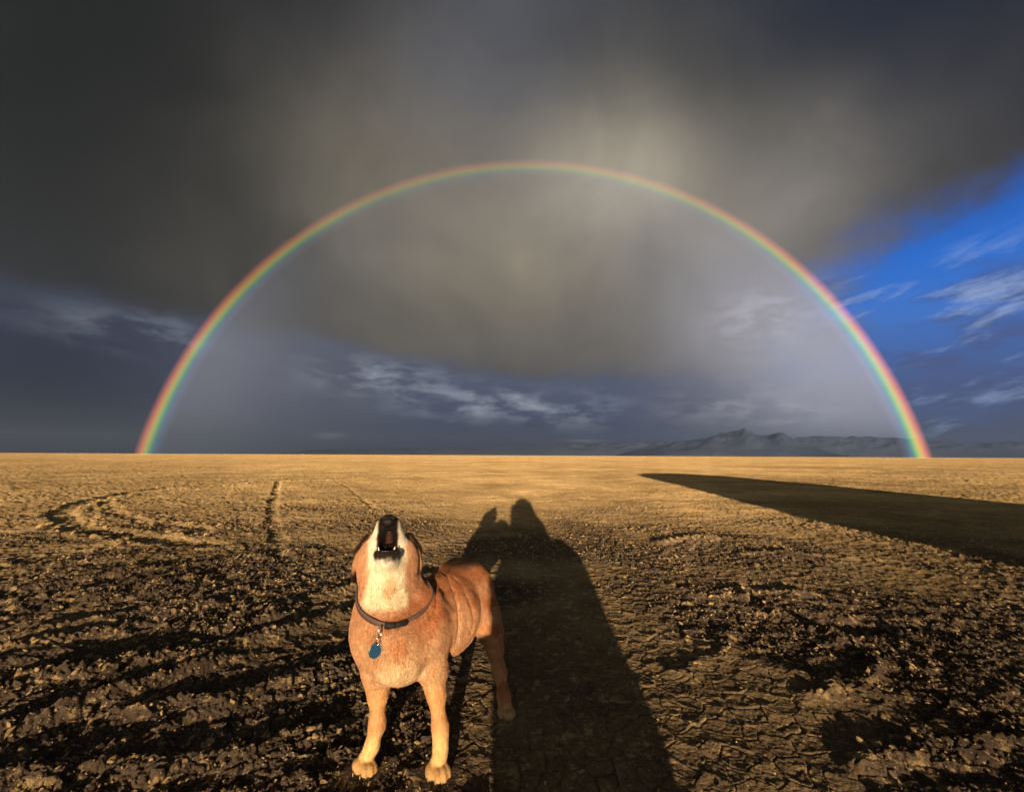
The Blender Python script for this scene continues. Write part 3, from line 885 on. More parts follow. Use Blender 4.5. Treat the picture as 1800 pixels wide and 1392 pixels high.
        B.ell((x, y + 0.016, 0.018), (0.026 * w, 0.028, 0.020), 0.012)
    # tail, hanging behind
    B.chain([((0.26, 0.41, 0.465), 0.03), ((0.268, 0.455, 0.42), 0.026), ((0.262, 0.47, 0.34), 0.021), ((0.255, 0.47, 0.26), 0.014), ((0.25, 0.465, 0.19), 0.007)], 0.02)
    return B


TOES = []
FOLDS = [       # skin folds as lines in the dog's frame: (points, width, depth)
    ([(0.093, 0.16, 0.51), (0.101, 0.057, 0.499), (0.104, -0.002, 0.48), (0.096, -0.031, 0.446), (0.083, -0.038, 0.439)], 0.007, 0.011),
    ([(0.138, 0.20, 0.514), (0.16, 0.112, 0.493), (0.175, 0.077, 0.456), (0.184, 0.056, 0.402), (0.185, 0.050, 0.346), (0.178, 0.06, 0.29)], 0.007, 0.009),
    ([(0.17, 0.157, 0.508), (0.205, 0.114, 0.476), (0.227, 0.095, 0.432), (0.24, 0.095, 0.384), (0.236, 0.09, 0.34)], 0.007, 0.005),
]


def coat_color(P, n):
    """natural coat colours over the body; returns rgb, fur length"""
    x, y, z = P.T
    k = len(P)
    col = np.tile(np.array([0.48, 0.245, 0.125]), (k, 1))
    def over(c, w):
        w = np.clip(w, 0, 1)[:, None]
        col[:] = col * (1 - w) + np.array(c) * w
    nz = noise3(P, 0.045, 70); nf = noise3(P, 0.012, 74)
    head = sstep(z, 0.53, 0.57)
    over((0.30, 0.105, 0.038), sstep(n[:, 2] + 0.5 * nz, 0.15, 0.8) * 0.85 * (1 - head))          # red-brown back
    over((0.62, 0.40, 0.21), sstep(-n[:, 1] + 0.5 * nz, 0.35, 1.0) * (1 - sstep(z, 0.36, 0.46)) * sstep(0.12 - y, 0, .1) * 0.7)   # paler chest
    over((0.72, 0.54, 0.32), (1 - sstep(np.hypot((x + 0.005) / 0.10, (z - 0.285) / 0.055), 0.4, 1.2)) * sstep(0.06 - y, 0, 0.06) * (0.75 + 0.5 * nz))
    over((0.42, 0.16, 0.06), (1 - sstep(np.hypot((x + 0.01) / 0.045, (z - 0.385) / 0.05), 0.3, 1.1)) * sstep(-0.02 - y, 0, 0.05) * (0.55 + 0.6 * nz))
    over((0.38, 0.14, 0.06), sstep(nz, 0.1, 0.6) * 0.35 * (1 - head))
    over((0.40, 0.13, 0.045), (1 - sstep(np.hypot((x - 0.075) / 0.06, (z - 0.44) / 0.09), 0.4, 1.1)) * (0.5 + 0.7 * nf) * (y < 0.15))
    # throat and chin: cream to white
    hx = np.abs(x - HX)
    front = sstep(0.02 - y, -0.01, 0.05)
    over((0.80, 0.68, 0.46), front * sstep(z, 0.47, 0.50) * (1 - sstep(hx + 0.014 * nz - 0.12 * np.clip(0.6 - z, 0, 0.1), 0.046, 0.068)) * 0.95)
    over((0.62, 0.36, 0.18), front * (1 - sstep(np.hypot((x - HX - 0.012) / 0.028, (z - 0.545) / 0.05), 0.3, 1.1)) * 0.75 * sstep(z, 0.47, 0.5))
    over((0.80, 0.72, 0.56), sstep(z, 0.595, 0.64) * front * (1 - sstep(hx, 0.040, 0.064)))
    over((0.78, 0.68, 0.52), sstep(z, 0.652, 0.672) * (1 - sstep(hx, 0.056, 0.066)) * sstep(0.03 - y, 0, .03))
    # dark bridge and front of the muzzle, lips, mouth
    over((0.010, 0.007, 0.006), sstep(z, 0.686, 0.700) * (1 - sstep(hx, 0.026, 0.036)) * sstep(-0.012 - y, 0, 0.02))
    cav = np.minimum(seg_dist(P, (HX, -0.018, 0.648), (HX, -0.088, 0.692), 0.020, 0.031), seg_dist(P, (HX, -0.070, 0.684), (HX, -0.140, 0.712), 0.031, 0.046))
    over((0.010, 0.007, 0.006), (1 - sstep(cav + 0.002 * nf, 0.006, 0.0125)) * sstep(z, 0.625, 0.64))
    rim = sstep(-0.050 - y, 0, 0.02) * sstep(z + 0.010 * nf, 0.626, 0.648) * (1 - sstep(hx, 0.034, 0.044)) * (z < 0.69)
    over((0.020, 0.014, 0.012), rim)
    # ears: dark brown
    ear = sstep(hx, 0.076, 0.086) * sstep(z, 0.50, 0.53) * sstep(y, 0.022, 0.036)
    ear = np.maximum(ear, sstep(z, 0.63, 0.65) * sstep(hx, 0.058, 0.066) * sstep(y, 0.02, 0.04))
    over((0.024, 0.013, 0.009), ear)
    # legs: paler, feet cream-yellow with browner toes
    leg = 1 - sstep(z, 0.20, 0.27)
    over((0.56, 0.29, 0.105), leg * 0.6 * (y < 0.1))
    foot = (1 - sstep(z + 0.01 * nz, 0.075, 0.125)) * (y < 0.1)
    over((0.68, 0.47, 0.20), foot * 0.85)
    over((0.42, 0.23, 0.09), (1 - sstep(z + 0.008 * nz, 0.026, 0.042)) * (y < 0.1) * 0.7)
    hind = (y > 0.1) * (1 - sstep(z, 0.02, 0.06))
    over((0.50, 0.33, 0.17), hind * 0.7)
    ns = perlin(x / 0.0065 + 40 * y, z / 0.026 + x * 12, 110) + 0.7 * perlin(x / 0.0035 - 20 * z, z / 0.013, 111)
    ns2 = perlin(y / 0.008 + 9, z / 0.026 + y * 15, 112)
    col *= (1 + 0.12 * nz + 0.12 * nf + 0.22 * ns * np.abs(n[:, 1]) + 0.22 * ns2 * np.abs(n[:, 0]))[:, None]
    L = np.full(k, 0.0085)
    L = np.where(z > 0.56, 0.0045, L); L = np.where(leg > 0.5, 0.0035, L); L = np.where(foot > 0.3, 0.0022, L)
    L = np.where((cav < 0.006) & (z > 0.63), 0.0, L); L = np.where((rim > 0.5), 0.003, L)
    L = np.where((z > 0.70) & (y < -0.01), 0.002, L)
    return np.clip(col, 0.004, 0.95), L


def seg_dist(P, a, b, ra, rb):
    a = np.array(a); b = np.array(b); v = b - a
    t = np.clip(((P - a) @ v) / (v @ v), 0, 1)
    return np.linalg.norm(P - a - t[:, None] * v, axis=1) - (ra + (rb - ra) * t)


def coat_material(name, hair=False):
    m = bpy.data.materials.new(name); m.use_nodes = True
    N = NT(m.node_tree); b = m.node_tree.nodes['Principled BSDF']
    c = N.n('ShaderNodeAttribute', attribute_name='coat').outputs['Color']
    N.put(b.inputs['Base Color'], c)
    b.inputs['Roughness'].default_value = 0.55 if hair else 0.75
    b.inputs['Specular IOR Level'].default_value = 0.22 if hair else 0.08
    if not hair:
        tc = N.n('ShaderNodeTexCoord').outputs['Object']
        bn = N.n('ShaderNodeBump'); bn.inputs['Strength'].default_value = 0.4; bn.inputs['Distance'].default_value = 0.002
        N.put(bn.inputs['Height'], N.noise(tc, 260, 3, 0.6)); N.put(b.inputs['Normal'], bn.outputs[0])
    return m


def tube(pts, r, sides=10, closed=False):
    P = [Vector(p) for p in pts]; n = len(P); V = []; F = []
    prev = None
    for i in range(n):
        t = (P[(i + 1) % n] - P[i - 1]) if closed else (P[min(i + 1, n - 1)] - P[max(i - 1, 0)])
        t.normalize()
        if prev is None:
            u = t.orthogonal().normalized()
        else:
            u = (prev - t * prev.dot(t)).normalized()
        prev = u; w = t.cross(u)
        rr = r[i] if hasattr(r, '__len__') else r
        for j in range(sides):
            a = 2 * math.pi * j / sides
            V.append(P[i] + (u * math.cos(a) + w * math.sin(a)) * rr)
    m = n if closed else n - 1
    for i in range(m):
        for j in range(sides):
            a = i * sides + j; b = i * sides + (j + 1) % sides
            c = ((i + 1) % n) * sides + (j + 1) % sides; d = ((i + 1) % n) * sides + j
            F.append((a, b, c, d))
    return np.array([tuple(v) for v in V]), np.array(F)


def bm_obj(name, fn, mat, parent=None, smooth=True):
    import bmesh
    bm = bmesh.new(); fn(bm, bmesh)
    bmesh.ops.recalc_face_normals(bm, faces=bm.faces)
    for f in bm.faces: f.smooth = smooth
    me = bpy.data.meshes.new(name); bm.to_mesh(me); bm.free()
    return link(name, me, mat, parent)


def ellipsoid(name, c, rad, mat, parent, rot=(0, 0, 0), seg=16):
    def f(bm, bmesh):
        bmesh.ops.create_uvsphere(bm, u_segments=seg, v_segments=seg // 2 + 2, radius=1.0)
        M = Matrix.Translation(c) @ Euler(rot).to_matrix().to_4x4() @ Matrix.Diagonal((*rad, 1))
        bmesh.ops.transform(bm, matrix=M, verts=bm.verts)
    return bm_obj(name, f, mat, parent)


def build_dog():
    root = empty('dog', tuple(DOG_O), -DOG_TH)
    tag(root, 'tan dog with white chin howling upwards, wearing a collar with a teal tag', 'dog')
    B = dog_solid()
    V, Q = B.surface()
    V = relax(V, Q, 2, 0.5)
    n = vnormals(V, Q)
    for pts, w, dep in FOLDS:
        pts = np.array(pts); d = np.full(len(V), 9.0)
        for a, b in zip(pts[:-1], pts[1:]): d = np.minimum(d, seg_dist(V, a, b, 0, 0))
        V = V - n * (dep * np.exp(-(d / w) ** 2) - 0.0)[:, None]
    V = V + n * (0.0022 * noise3(V, 0.035, 90))[:, None] * (V[:, 2] < 0.6)[:, None]
    n = vnormals(V, Q)
    col, L = coat_color(V, n)
    me = mesh_np('body', V, Q)
    at = me.attributes.new('coat', 'FLOAT_COLOR', 'POINT')
    at.data.foreach_set('color', np.concatenate([col, np.ones((len(col), 1))], 1).astype(np.float32).ravel())
    link('body', me, coat_material('dog_coat'), root)
    # short fur
    tri = np.concatenate([Q[:, [0, 1, 2]], Q[:, [0, 2, 3]]])
    ar = np.linalg.norm(np.cross(V[tri[:, 1]] - V[tri[:, 0]], V[tri[:, 2]] - V[tri[:, 0]]), axis=1)
    K = 190000
    pick = rng.choice(len(tri), K, p=ar / ar.sum()); u = rng.uniform(size=(K, 2)); fl = u.sum(1) > 1; u[fl] = 1 - u[fl]
    def bary(A): return A[tri[pick, 0]] * (1 - u.sum(1))[:, None] + A[tri[pick, 1]] * u[:, :1] + A[tri[pick, 2]] * u[:, 1:]
    p = bary(V); nn = bary(n); nn /= np.linalg.norm(nn, axis=1, keepdims=True); c = bary(col); ln = bary(L[:, None])[:, 0]
    keep = (ln > 0.001) & (p[:, 2] > 0.004)
    p, nn, c, ln = p[keep], nn[keep], c[keep], ln[keep]; K = len(p)
    g = np.tile(np.array([0.25, 0.5, -0.85]), (K, 1))
    g[:, 0] += 0.8 * noise3(p, 0.05, 80); g[:, 1] += 0.5 * noise3(p, 0.05, 84); g += rng.normal(0, 0.18, (K, 3))
    g = g - (g * nn).sum(1, keepdims=True) * nn; g /= np.linalg.norm(g, axis=1, keepdims=True) + 1e-9
    ln = ln * rng.uniform(0.6, 1.15, K)
    P3 = np.stack([p - nn * 0.001, p + (g * 0.55 + nn * 0.26) * ln[:, None], p + (g * 1.0 + nn * 0.36) * ln[:, None]], 1)
    cu = bpy.data.hair_curves.new('fur'); cu.add_curves([3] * K)
    cu.attributes['position'].data.foreach_set('vector', P3.astype(np.float32).ravel())
    ra = cu.attributes.get('radius') or cu.attributes.new('radius', 'FLOAT', 'POINT')
    ra.data.foreach_set('value', np.tile(np.array([0.00042, 0.00034, 0.0001], np.float32), K))
    c = c * rng.normal(1.0, 0.24, K).clip(0.55, 1.5)[:, None]
    ca = cu.attributes.new('coat', 'FLOAT_COLOR', 'CURVE')
    ca.data.foreach_set('color', np.concatenate([np.clip(c, 0.004, 0.95), np.ones((K, 1))], 1).astype(np.float32).ravel())
    cu.materials.append(coat_material('dog_fur', True))
    fo = bpy.data.objects.new('fur', cu); C.objects.link(fo); fo.parent = root; tag(fo, kind='stuff')

    # face
    M_nose = material('wet_nose', (0.009, 0.007, 0.0065), 0.5, spec=0.22, bump=0.5, bscale=900)
    def nose(bm, bmesh):
        bmesh.ops.create_uvsphere(bm, u_segments=28, v_segments=18, radius=1.0)
        for v in bm.verts:
            x, y, z = v.co
            w = 1.0 + 0.12 * z
            for s in (-1, 1):      # nostrils
                d = math.hypot(x - s * 0.46, (z - 0.12) * 1.1)
                if y < 0: v.co.y += 0.55 * math.exp(-(d / 0.20) ** 2)
            if y < 0: v.co.y += 0.12 * math.exp(-(x / 0.08) ** 2)
            v.co.x *= w
        bmesh.ops.transform(bm, matrix=Matrix.Translation((HX, -0.062, 0.744)) @ Matrix.Rotation(RAD(-32), 4, 'X') @ Matrix.Diagonal((0.0245, 0.020, 0.0205, 1)), verts=bm.verts)
    bm_obj('nose', nose, M_nose, root)
    M_eye = material('dark_eye', (0.02, 0.012, 0.008), 0.12)
    for s in (-1, 1): ellipsoid('eye', (HX + s * 0.034, 0.048, 0.694), (0.010, 0.010, 0.010), M_eye, root)
    M_pal = material('palate_skin', (0.05, 0.020, 0.017), 0.6, spec=0.2, vary=0.25, vscale=120)
    def palate(bm, bmesh):
        for i in range(7):
            t = i / 6
            c = Vector((HX + 0.005, -0.0285 - 0.026 * t, 0.6735 + 0.036 * t)); w = 0.0140 - 0.005 * t
            r = bmesh.ops.create_uvsphere(bm, u_segments=12, v_segments=7, radius=1.0)
            bmesh.ops.transform(bm, matrix=Matrix.Translation(c) @ Matrix.Rotation(0.05 * (i % 3) - 0.05, 4, 'Y') @ Matrix.Diagonal((w, 0.005, 0.0030, 1)), verts=r['verts'])
    bm_obj('palate', palate, M_pal, root)
    M_tooth = material('tooth_enamel', (0.78, 0.72, 0.58), 0.25)
    def tooth(x, y, z, h, r, tilt=0.0):
        def f(bm, bmesh):
            bmesh.ops.create_cone(bm, segments=8, radius1=r, radius2=r * 0.25, depth=h, cap_ends=True)
            bmesh.ops.transform(bm, matrix=Matrix.Translation((x, y, z)) @ Matrix.Rotation(tilt, 4, 'Y'), verts=bm.verts)
        bm_obj('tooth', f, M_tooth, root)
    for s in (-1, 1): tooth(HX + s * 0.0235, -0.094, 0.668, 0.010, 0.0030, s * 0.2)
    for i in range(6): tooth(HX - 0.0115 + 0.0046 * i, -0.106, 0.661, 0.0045, 0.0015)
    for s in (-1, 1):
        for i in range(4): tooth(HX + s * (0.029 - 0.0012 * i), -0.030 - 0.007 * i, 0.678 + 0.010 * i, 0.007, 0.0028, s * 0.3)
    M_claw = material('claw_horn', (0.42, 0.34, 0.24), 0.4)
    for px, py, key in TOES:
        W = (px, py + 0.001, 0.009)
        def f(bm, bmesh):
            bmesh.ops.create_cone(bm, segments=6, radius1=0.003, radius2=0.0008, depth=0.010, cap_ends=True)
            bmesh.ops.transform(bm, matrix=Matrix.Translation(W) @ Matrix.Rotation(RAD(118), 4, 'X'), verts=bm.verts)
        bm_obj('claw', f, M_claw, root)

    # collar: a band snug round the neck, following its surface
    cen = np.array([-0.045, 0.045, 0.515]); nrm = Vector((0.06, -0.50, 0.86)).normalized()
    u = Vector((1, 0, 0)); u = (u - nrm * u.dot(nrm)).normalized(); w = nrm.cross(u)
    ring = []
    for i in range(72):
        a = 2 * math.pi * i / 72
        d = np.array(u) * math.cos(a) + np.array(w) * math.sin(a)
        ts = np.linspace(0.02, 0.17, 150)
        f = B.value(cen[None] + ts[:, None] * d[None])
        out = np.argmax(f > 0.0) if (f > 0).any() else len(ts) - 1
        ring.append(ts[out])
    ring = np.array(ring)
    aa = 2 * np.pi * np.arange(72) / 72 + np.pi / 2
    ring = np.minimum(ring, 0.106 + 0.034 * sstep(np.cos(aa), -0.3, 0.3))
    for _ in range(4): ring = (ring + np.roll(ring, 1) + np.roll(ring, -1)) / 3
    M_strap = material('brown_webbing', (0.10, 0.062, 0.055), 0.75, bump=0.6, bscale=700)
    Vc, Fc = [], []
    prof = [(-0.010, 0.003), (-0.010, 0.0085), (0.0, 0.0092), (0.010, 0.0085), (0.010, 0.003), (0.0, 0.001)]
    for i in range(72):
        a = 2 * math.pi * i / 72; d = np.array(u) * math.cos(a) + np.array(w) * math.sin(a)
        for hh, rr in prof: Vc.append(cen + d * (ring[i] + rr) + np.array(nrm) * hh)
    m = len(prof)
    for i in range(72):
        for j in range(m): Fc.append((i * m + j, ((i + 1) % 72) * m + j, ((i + 1) % 72) * m + (j + 1) % m, i * m + (j + 1) % m))
    collar = link('collar', mesh_np('collar', np.array(Vc), np.array(Fc)), M_strap, root)
    tag(collar, label='brown webbing collar with black buckle')
    def on_ring(a):
        d = np.array(u) * math.cos(a) + np.array(w) * math.sin(a)
        r = np.interp((a % (2 * math.pi)) / (2 * math.pi) * 72, np.arange(73), np.append(ring, ring[0]))
        return cen + d * (r + 0.009), d
    M_buckle = material('black_plastic', (0.012, 0.012, 0.013), 0.35)
    a0 = -math.pi / 2
    def buckle(bm, bmesh):
        prv = None
        rows = []
        for i in range(9):
            a = a0 - 0.06 + 0.46 * i / 8
            p, d = on_ring(a); th = 0.010 if 1 <= i <= 7 else 0.007; hw = 0.0135 if i not in (0, 8, 4) else 0.0115
            rows.append([bm.verts.new(Vector(p) + nrm * h + Vector(d) * r) for h, r in ((-hw, -0.003), (-hw, th * .7), (-hw * .6, th), (hw * .6, th), (hw, th * .7), (hw, -0.003))])
        for r0, r1 in zip(rows[:-1], rows[1:]):
            for j in range(6): bm.faces.new((r0[j], r0[(j + 1) % 6], r1[(j + 1) % 6], r1[j]))
        bm.faces.new(rows[0]); bm.faces.new(rows[-1][::-1])
    bm_obj('buckle', buckle, M_buckle, collar, smooth=False)
    M_steel = material('steel_ring', (0.72, 0.70, 0.66), 0.22, metallic=1.0)
    pf, df = on_ring(a0 - 0.14)
    cx, cz = pf[0], pf[2] - 0.012
    ys = np.linspace(-0.16, 0.05, 120)
    def skin_y(x, z):
        f = B.value(np.stack([np.full(120, x), ys, np.full(120, z)], 1)); return ys[np.argmax(f < 0)]
    cy = min(pf[1], skin_y(cx, cz - 0.05)) - 0.011
    link('ring', mesh_np('ring', *tube([(cx + 0.004 * math.sin(t), cy + 0.008 * math.sin(t), cz + 0.018 * math.cos(t)) for t in np.linspace(0, 2 * math.pi, 24, endpoint=False)], 0.0016, 8, True)), M_steel, collar)
    cz2 = cz - 0.024
    link('ring', mesh_np('ring', *tube([(cx - 0.006 + 0.007 * math.sin(t), cy - 0.003, cz2 + 0.009 * math.cos(t)) for t in np.linspace(0, 2 * math.pi, 18, endpoint=False)], 0.0011, 6, True)), M_steel, collar)
    # tag: an eight-lobed disc with a bright rim
    def disc(bm, bmesh, rr, th, off):
        k = 32; a, b = [], []
        for i in range(k):
            t = 2 * math.pi * i / k
            r = rr * (1 + 0.035 * math.cos(8 * t))
            X = r * math.sin(t); Z = r * 1.12 * math.cos(t)
            a.append(bm.verts.new((X, -th / 2 + off, Z))); b.append(bm.verts.new((X, th / 2 + off, Z)))
        bm.faces.new(a); bm.faces.new(b[::-1])
        for i in range(k): bm.faces.new((a[i], b[i], b[(i + 1) % k], a[(i + 1) % k]))
        bmesh.ops.transform(bm, matrix=Matrix.Translation((cx - 0.012, min(cy, skin_y(cx - 0.012, cz2 - 0.026) - 0.014), cz2 - 0.026)) @ Matrix.Rotation(RAD(-8), 4, 'X') @ Matrix.Rotation(RAD(12), 4, 'Z'), verts=bm.verts)
    M_teal = material('teal_enamel', (0.0, 0.045, 0.105), 0.35, vary=0.05)
    bm_obj('tag', lambda bm, b: disc(bm, b, 0.0180, 0.0022, 0), M_steel, collar, smooth=False)
    bm_obj('tag_face', lambda bm, b: disc(bm, b, 0.0158, 0.0012, -0.0014), M_teal, collar, smooth=False)
    M_dtag = material('dark_tag', (0.05, 0.035, 0.028), 0.5)
    def dtag(bm, bmesh):
        bmesh.ops.create_cone(bm, segments=24, radius1=0.017, radius2=0.017, depth=0.002, cap_ends=True)
        bmesh.ops.transform(bm, matrix=Matrix.Translation((cx + 0.012, cy + 0.006, cz2 - 0.012)) @ Matrix.Rotation(RAD(80), 4, 'X') , verts=bm.verts)
    bm_obj('tag', dtag, M_dtag, collar, smooth=False)
    return root


build_dog()
print('dog', round(time.time() - T0, 1))


# ------------------------------------------------------------------ the photographer, squatting behind the lens (only the shadow reaches the picture)
def vcol_material(name, rough=0.8):
    m = bpy.data.materials.new(name); m.use_nodes = True
    N = NT(m.node_tree); b = m.node_tree.nodes['Principled BSDF']
    tc = N.n('ShaderNodeTexCoord').outputs['Object']
    c = N.n('ShaderNodeAttribute', attribute_name='cloth').outputs['Color']
    N.put(b.inputs['Base Color'], N.mix(1.0, c, N.ramp(N.noise(tc, 40, 5, 0.6), [(0.3, (0.85,) * 3), (0.7, (1.15,) * 3)]), 'MULTIPLY'))
    b.inputs['Roughness'].default_value = rough
    return m


def build_person():
    root = empty('person', (0.12, -0.45, 0))
    tag(root, 'person in hooded jacket squatting to take the photo, casting the broad central shadow', 'person')
    B = Body((-0.45, -1.15, -0.01), (0.85, 0.10, 1.22), 0.0085)
    # pelvis, torso, shoulders (squatting on the heels)
    B.ell((0.19, -0.52, 0.26), (0.20, 0.16, 0.17), 0.02)
    B.cone((0.19, -0.50, 0.30), (0.15, -0.40, 0.66), 0.165, 0.175, 0.05)
    B.ell((0.19, -0.50, 0.14), (0.20, 0.15, 0.14), 0.05)
    B.cone((-0.02, -0.40, 0.70), (0.26, -0.40, 0.70), 0.085, 0.080, 0.06)
    B.cone((0.13, -0.38, 0.74), (0.10, -0.31, 0.88), 0.085, 0.070, 0.05)
    # head in a hood
    B.ell((0.095, -0.28, 0.985), (0.088, 0.105, 0.125), 0.03)
    B.ell((0.10, -0.31, 0.985), (0.165, 0.135, 0.150), 0.02)
    B.cone((0.105, -0.33, 0.90), (0.13, -0.38, 0.78), 0.165, 0.185, 0.05)
    B.ell((0.085, -0.145, 0.965), (0.082, 0.085, 0.115), 0.02, sub=True)       # opening of the hood
    B.ell((0.09, -0.265, 0.965), (0.074, 0.080, 0.105), 0.012)                 # face
    B.cone((0.088, -0.188, 0.965), (0.088, -0.172, 0.945), 0.012, 0.014, 0.012)
    B.cone((0.26, -0.42, 0.66), (0.32, -0.30, 0.44), 0.10, 0.11, 0.05)       # jacket hanging from the shoulders
    B.cone((-0.02, -0.42, 0.66), (-0.02, -0.34, 0.46), 0.08, 0.09, 0.05)
    B.cone((0.15, -0.36, 0.62), (0.18, -0.34, 0.40), 0.15, 0.17, 0.05)
    # arms bent up to the phone
    for sx, sh, el, wr in ((-1, (-0.035, -0.40, 0.71), (-0.045, -0.23, 0.600), (-0.092, -0.085, 0.875)), (1, (0.275, -0.40, 0.71), (0.325, -0.24, 0.560), (0.165, -0.085, 0.880))):
        B.chain([(sh, 0.078), (el, 0.058), (wr, 0.038)], 0.03)
        w = np.array(wr)
        B.ell(w + np.array([0.0, 0.015, 0.045]), (0.026, 0.022, 0.044), 0.02)
        for i in range(4):
            a = w + np.array([sx * 0.012, 0.020, 0.030 + 0.019 * i])
            L = (0.045, 0.052, 0.050, 0.040)[i]
            B.chain([(a, 0.0095), (a + np.array([sx * 0.012, L * 0.55, 0.004]), 0.009), (a + np.array([-sx * 0.016, L * 0.75, 0.006]), 0.008)], 0.006)
        B.chain([(w + np.array([-sx * 0.010, 0.010, 0.030]), 0.011), (w + np.array([-sx * 0.028, 0.012, 0.055]), 0.0095), (w + np.array([-sx * 0.040, 0.016, 0.075]), 0.0085)], 0.008)
    # legs: both knees up and turned out
    B.chain([((0.08, -0.50, 0.27), 0.105), ((-0.09, -0.19, 0.42), 0.080), ((-0.10, -0.16, 0.40), 0.074)], 0.04)
    B.chain([((-0.10, -0.16, 0.39), 0.070), ((-0.04, -0.26, 0.25), 0.058), ((0.01, -0.32, 0.10), 0.048), ((0.01, -0.29, 0.045), 0.042), ((0.0, -0.16, 0.035), 0.036)], 0.03)
    B.chain([((0.28, -0.50, 0.27), 0.105), ((0.455, -0.22, 0.52), 0.082), ((0.50, -0.18, 0.49), 0.078)], 0.04)
    B.chain([((0.50, -0.18, 0.46), 0.074), ((0.44, -0.26, 0.26), 0.058), ((0.36, -0.32, 0.10), 0.045), ((0.35, -0.29, 0.045), 0.042), ((0.36, -0.16, 0.035), 0.036)], 0.03)
    V, Q = B.surface(); V = relax(V, Q, 1)
    x, y, z = V.T
    col = np.tile(np.array([0.05, 0.07, 0.10]), (len(V), 1))
    legs = ((z < 0.53) & (y > -0.40)) | (z < 0.24)
    col[legs] = (0.06, 0.055, 0.05)
    col[(z < 0.08)] = (0.03, 0.025, 0.022)
    skin = (((x - 0.09) / 0.076) ** 2 + ((y + 0.265) / 0.092) ** 2 + ((z - 0.965) / 0.108) ** 2 < 1.12) & (y > -0.29)
    skin |= (y > -0.085) & (z > 0.86)
    col[skin] = (0.50, 0.30, 0.21)
    P = V - np.array([0.12, -0.45, 0])
    me = mesh_np('body', P, Q)
    at = me.attributes.new('cloth', 'FLOAT_COLOR', 'POINT')
    at.data.foreach_set('color', np.concatenate([col, np.ones((len(col), 1))], 1).astype(np.float32).ravel())
    link('body', me, vcol_material('clothes_and_skin'), root)
    M_hair = material('brown_hair', (0.06, 0.035, 0.02), 0.5)
    M_white = material('eye_white', (0.7, 0.68, 0.64), 0.2); M_dark = material('iris', (0.03, 0.02, 0.015), 0.15)
    M_lip = material('lips', (0.36, 0.14, 0.12), 0.4)
    for s in (-1, 1):
        e = ellipsoid('eye', (0.088 + s * 0.030 - 0.12, -0.200 + 0.45, 0.985), (0.013, 0.012, 0.011), M_white, root)
        ellipsoid('iris', (0.088 + s * 0.030 - 0.12, -0.190 + 0.45, 0.985), (0.006, 0.004, 0.006), M_dark, e, seg=10)
    ellipsoid('mouth', (0.088 - 0.12, -0.193 + 0.45, 0.915), (0.022, 0.008, 0.008), M_lip, root)
    ellipsoid('hair', (0.090 - 0.12, -0.252 + 0.45, 1.035), (0.070, 0.060, 0.034), M_hair, root)


def box_bm(bm, bmesh, lo, hi, bev=0.0, seg=2):
    r = bmesh.ops.create_cube(bm, size=1.0)
    c = [(a + b) / 2 for a, b in zip(lo, hi)]; s = [b - a for a, b in zip(lo, hi)]
    bmesh.ops.transform(bm, matrix=Matrix.Translation(c) @ Matrix.Diagonal((*s, 1)), verts=r['verts'])
    if bev:
        bmesh.ops.bevel(bm, geom=list({e for v in r['verts'] for e in v.link_edges}), offset=bev, segments=seg, affect='EDGES')


def build_phone():
    root = empty('phone', (0.045, -0.045, 0.955))
    tag(root, 'black mobile phone held sideways by the squatting photographer', 'phone')
    bm_obj('case', lambda bm, b: box_bm(bm, b, (-0.10, -0.006, -0.038), (0.075, 0.003, 0.038), 0.003), material('phone_case', (0.02, 0.02, 0.022), 0.4), root)
    bm_obj('screen', lambda bm, b: box_bm(bm, b, (-0.094, -0.0075, -0.033), (0.069, -0.0065, 0.033)), material('phone_glass', (0.01, 0.01, 0.012), 0.08), root)
    def lens(bm, b, x, z):
        b.ops.create_cone(bm, segments=20, radius1=0.007, radius2=0.006, depth=0.003, cap_ends=True)
        b.ops.transform(bm, matrix=Matrix.Translation((x, 0.0045, z)) @ Matrix.Rotation(RAD(-90), 4, 'X'), verts=bm.verts)
    for x, z in ((-0.045, 0.010), (-0.024, -0.006)):
        bm_obj('lens', lambda bm, b: lens(bm, b, x, z), material('lens_glass', (0.01, 0.01, 0.02), 0.05), root)


build_person()
build_phone()


